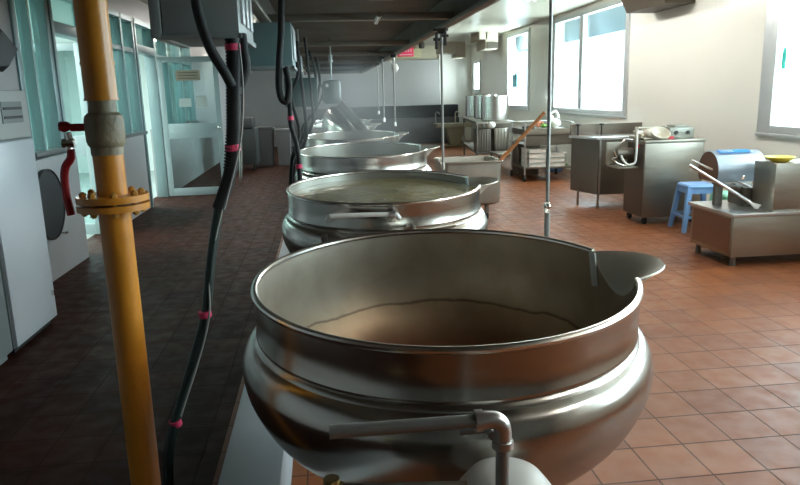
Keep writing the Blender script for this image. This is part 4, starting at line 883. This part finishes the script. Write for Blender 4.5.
# ------------------------------------------------------------------ plastic stools
def make_stool(name, label, m_, loc, s=1.0, hgt=.54):
    r = thing(name, label, 'stool', loc, 'plastic stools'); w_ = .155 * s
    m = MB(); m.b.free(); m.b = bmesh.new()
    loft(m.b, [rrect(0, 0, a * s, a * s, .04, z) for a, z in ((.165, hgt - .045), (.17, hgt - .02), (.155, hgt), )], True, True)
    m.out('seat', m_, r)
    for sx_ in (-1, 1):
        for sy_ in (-1, 1):
            m = MB(); t = (sx_ * w_ * .88, sy_ * w_ * .88); q = (sx_ * .20 * s, sy_ * .20 * s)
            a = .028; m.hull([(t[0] + i * a, t[1] + j * a, hgt - .03) for i in (-1, 1) for j in (-1, 1)] + [(q[0] + i * a * .75, q[1] + j * a * .75, 0) for i in (-1, 1) for j in (-1, 1)]); m.out('leg', m_, r)
    for z, q in ((.16, .188), (hgt - .1, .152)):
        m = MB(); q *= s
        for (a_, b_, c, d) in ((-q, q, -q - .008, -q + .008), (-q, q, q - .008, q + .008), (-q - .008, -q + .008, -q, q), (q - .008, q + .008, -q, q)): m.box(a_, b_, c, d, z, z + (.025 if z < .3 else .06))
        m.out('rung', m_, r)
    return r
make_stool('plastic_stool', 'light blue plastic stool between the stainless cabinet and the drum machine', blue_pl, (4.26, 7.50, 0)).rotation_euler = (0, 0, math.radians(-6))
make_stool('plastic_stool', 'mint green plastic stool behind the drum machine', green_pl, (4.38, 6.96, 0), 1.0, .50)

# ------------------------------------------------------------------ drum machine at the right edge
r = thing('drum_slicer', 'low stainless machine with a blue taped half drum and a long chute', 'machine', (4.5, 6.1, 0)); O = r.location
m = MB(); m.box(3.66, 6.0 - 1.0, 5.78, 6.50, .09, .47, .006); m.out('base_cabinet', steel_br, r, off=O)
m = MB(); m.box(3.63, 5.0, 5.75, 6.53, .47, .50, .005); m.out('base_top', steel_lt, r, off=O)
m = MB(); m.box(3.655, 3.662, 5.82, 6.46, .13, .45); lab(m.out('end_panel', mat('end_panel_brown', (0.30, 0.20, 0.15), .35, .8), r, off=O), 'reddish brown end panel')
m = MB(); m.box(4.03, 5.0, 5.78, 6.10, .50, .94, .006); m.out('upright_housing', steel_br, r, off=O)
for (x_, y_) in ((3.72, 5.84), (3.72, 6.44), (4.9, 5.84), (4.9, 6.44)): m = MB(); m.cyl((x_, y_, 0), (x_, y_, .10), .03, .022, n=12); m.out('foot', steel_dk, r, off=O)
# half drum, axis along x, open end to the left
m = MB(); R_ = .185; cy, cz, xa, xb = 6.31, .84, 3.69, 4.17
pts = []
n = 28; pa = []
for i in range(n + 1): a = math.radians(-35) + math.radians(250) * i / n; pa.append((cy + R_ * math.cos(a), cz + R_ * math.sin(a)))
va = [m.b.verts.new((xa, y_, z_)) for y_, z_ in pa]; vb = [m.b.verts.new((xb, y_, z_)) for y_, z_ in pa]
for i in range(n): m.b.faces.new((va[i], va[i + 1], vb[i + 1], vb[i]))
bmesh.ops.solidify(m.b, geom=list(m.b.faces), thickness=.006)
dr = m.out('drum_cover', drum_m, r, off=O)
m = MB(); vs = [m.b.verts.new((xa + .002, cy + (y_ - cy) * .97, cz + (z_ - cz) * .97)) for y_, z_ in pa]; fc = m.b.faces.new(vs); e_ = bmesh.ops.extrude_face_region(m.b, geom=[fc]); bmesh.ops.translate(m.b, vec=(.008, 0, 0), verts=[v for v in e_['geom'] if isinstance(v, bmesh.types.BMVert)]); m.out('drum_end', brownend, r, off=O)
m = MB()
for i in range(12, 17):
    a = math.radians(-35) + math.radians(250) * i / n
R2 = R_ + .006; v1 = []; v2 = []
for i in range(7): a = math.radians(88 + i * 5); v1.append(m.b.verts.new((xa + .06, cy + R2 * math.cos(a), cz + R2 * math.sin(a)))); v2.append(m.b.verts.new((xb - .10, cy + R2 * math.cos(a), cz + R2 * math.sin(a))))
for i in range(6): m.b.faces.new((v1[i], v1[i + 1], v2[i + 1], v2[i]))
bmesh.ops.solidify(m.b, geom=list(m.b.faces), thickness=.002); tp = m.out('blue_tape', tape_b, r, off=O)
m = MB()
for i in range(4):
    xx = xa + .085 + i * .035
    for (u0, u1) in ((94, 97), (103, 106), (112, 114)):
        a = math.radians((u0 + u1) / 2); c = Vector((xx, cy + (R2 + .003) * math.cos(a), cz + (R2 + .003) * math.sin(a))); m.box(-.011, .011, -.004, .004, -.001, .001, M=Matrix.Translation(c) @ Matrix.Rotation(a - PI / 2, 4, 'X'))
m.out('tape_marks', white_pl, tp, off=O)
m = MB(); m.box(3.98, 4.14, 6.12, 6.42, .50, .68, .01); m.cyl((3.94, 6.26, .64), (4.1, 6.26, .66), .07, n=24); m.out('cutter_block', steel_dk, r, off=O)
m = MB(); m.box(3.755, 3.83, 6.26, 6.31, .50, .72, .004); m.box(3.74, 3.83, 6.04, 6.31, .70, .72, .004); m.out('chute_support', steel_dk, r, off=O)
m = MB()
P0 = Vector((3.37, 6.08, .925)); P1 = Vector((3.87, 5.86, .58))
m.tube([P0, P1], .012, n=8, smooth=0); m.tube([P0 + Vector((.14, .22, .02)), P1 + Vector((.16, .26, .10))], .010, n=8, smooth=0)
m.hull([P0 + Vector((.0, .0, -.012)), P0 + Vector((.05, .08, .0)), P1 + Vector((0, 0, -.012)), P1 + Vector((.05, .08, .01)), P0 + Vector((.0, .0, -.016)), P0 + Vector((.05, .08, -.005)), P1 + Vector((0, 0, -.018)), P1 + Vector((.05, .08, .004))])
m.out('feed_chute', steel_lt, r, off=O)
m = MB(); m.hull([P1 + Vector((-.01, 0, .012)), P1 + Vector((-.01, 0, -.012)), P1 + Vector((.09, -.02, -.02)), P1 + Vector((.05, -.02, -.06)), P1 + Vector((.09, .02, -.02)), P1 + Vector((.05, .02, -.06))]); m.out('chute_lip', white_pl, r, off=O)
m = MB(); m.blob((3.86, 6.0, .80), .02, .02, .02, 2); m.cyl((3.86, 6.0, .80), (3.90, 6.08, .76), .008, n=8); m.out('wing_nut', steel_rim, r, off=O)
m = MB(); m.lathe([(0, 0), (.07, 0), (.125, .035), (.13, .045), (.118, .045), (.065, .01), (0, .01)], (4.17, 5.94, .941), n=28); one(m, 'plastic_dish', yellow_pl, 'shallow yellow plastic dish on top of the drum machine housing', 'dish')

# ------------------------------------------------------------------ back of the room
r = thing('wash_sink', 'stoneware wash sink with a tap at the back wall, left of the pot rack', 'sink', (3.9, 21.4, 0)); O = r.location
m = MB(); m.box(3.45, 4.55, 21.0, 21.8, .58, .70, .02); m.out('sink_top', sink_m, r, off=O)
m = MB(); m.hull([(3.75, 21.1, .58), (4.35, 21.1, .58), (3.75, 21.7, .58), (4.35, 21.7, .58), (3.92, 21.2, .02), (4.18, 21.2, .02), (3.92, 21.6, .02), (4.18, 21.6, .02)]); m.out('sink_bowl', sink_m, r, off=O)
m = MB(); m.box(3.6, 4.4, 21.25, 21.55, 0, .03, .01); m.out('sink_foot', sink_m, r, off=O)
for x_ in (3.52, 4.15): m = MB(); m.tube([(x_, 21.7, .70), (x_, 21.7, .98), (x_ + .05, 21.65, 1.04), (x_ + .10, 21.55, .98)], .02, n=8); m.out('tap', beige if x_ > 4 else galv, r, off=O)
m = MB(); m.box(.9, 4.45, 22.6, 23.3, .10, .84, .02); m.box(.92, 4.43, 22.7, 23.2, 0, .1); one(m, 'back_counter', mat('counter_dark', (.05, .045, .04), .45, .3), 'long dark counter along the back wall', 'counter')
m = MB(); m.box(.9, 4.45, 22.75, 23.3, .842, 1.24, .02); one(m, 'black_cover_board', board_m, 'long glossy black board standing on the back counter', 'board')
m = MB(); m.box(1.2, 1.75, 16.5, 17.3, 0, .62, .02); m.box(1.18, 1.77, 16.48, 17.32, .62, .66, .01); one(m, 'floor_cabinet', mat('cab_greyblack', (.09, .09, .085), .4, .5), 'dark cabinet on the floor at the back right of the kettle row', 'cabinet')
m = MB(); m.box(-.55, .85, 22.0, 22.7, 0, .8, .01); m.box(-.57, .87, 21.98, 22.72, .8, .84, .006); one(m, 'far_worktable', steel_dk, 'dull steel worktable beyond the end of the kettle row', 'table')
for i, (x_, t) in enumerate([(3.30, 'left one of two small white bottles on the floor by the sink'), (3.42, 'right one of two small white bottles on the floor by the sink')]):
    m = MB(); m.lathe([(0, 0), (.05, 0), (.055, .02), (.055, .14), (.02, .19), (.02, .22), (0, .22)], (x_ + .9, 19.3, 0), n=16); one(m, 'white_bottle', white_pl, t, 'bottle', 'bottles by the sink')
# teal sticker on the far window pane
m = MB(); m.box(5.085, 5.09, 18.0, 18.45, 1.72, 2.05)
for i in range(4): m.blob((5.085, 18.1 + .1 * i, 1.7 + random.uniform(0, .4)), .004, .07, .06, 1)
one(m, 'window_sticker', mat('sticker_blue', (.16, .5, .62), .5), 'blue sticker on the glass of the far right window', 'sticker')
m = MB(); m.blob((5.088, 7.33, 1.92), .004, .035, .12, 2); m.box(5.084, 5.09, 7.30, 7.36, 1.8, 1.98); one(m, 'window_sticker', mat('sticker_teal', (.05, .6, .5), .5), 'turquoise sticker on the glass of the near right window', 'sticker')

# ------------------------------------------------------------------ steam over the cooking kettles
def steam_mat(dens):
    m = bpy.data.materials.new('steam'); m.use_nodes = True; nt = m.node_tree
    for n in list(nt.nodes): nt.nodes.remove(n)
    o = nt.nodes.new('ShaderNodeOutputMaterial'); v = nt.nodes.new('ShaderNodeVolumeScatter'); v.inputs['Color'].default_value = (0.93, 0.96, 0.95, 1)
    tc = nt.nodes.new('ShaderNodeTexCoord'); n = nt.nodes.new('ShaderNodeTexNoise'); n.inputs['Scale'].default_value = 1.6; n.inputs['Detail'].default_value = 2
    mr = nt.nodes.new('ShaderNodeMapRange'); mr.inputs[1].default_value = 0.35; mr.inputs[2].default_value = 0.7; mr.inputs[3].default_value = 0; mr.inputs[4].default_value = dens
    sp = nt.nodes.new('ShaderNodeTexGradient'); sp.gradient_type = 'QUADRATIC_SPHERE'; mp = nt.nodes.new('ShaderNodeMapping')
    nt.links.new(tc.outputs['Generated'], mp.inputs[0]); mp.inputs['Location'].default_value = (-1, -1, -1); mp.inputs['Scale'].default_value = (2, 2, 2); nt.links.new(mp.outputs[0], sp.inputs[0])
    mu = nt.nodes.new('ShaderNodeMath'); mu.operation = 'MULTIPLY'; nt.links.new(tc.outputs['Object'], n.inputs['Vector']); nt.links.new(n.outputs[0], mr.inputs[0])
    nt.links.new(mr.outputs[0], mu.inputs[0]); nt.links.new(sp.outputs[0], mu.inputs[1]); nt.links.new(mu.outputs[0], v.inputs['Density']); nt.links.new(v.outputs[0], o.inputs['Volume'])
    return m
for (c, rx, ry, rz, d, t) in [((0.30, 4.6, 1.42), 0.62, 0.8, 0.36, 2.2, 'thin white steam drifting over the second kettle'),
                              ((0.22, 6.9, 1.62), 0.72, 1.25, 0.50, 2.7, 'dense white steam rising from the third and fourth kettles'),
                              ((0.28, 9.9, 1.75), 0.80, 1.3, 0.62, 0.45, 'steam around the hanging motor and tipped kettle')]:
    m = MB(); m.blob(c, rx, ry, rz, 3); o = m.out('steam', steam_mat(d), None, 180, c); o.location = c; tag(o, t, 'steam', None, 'stuff')
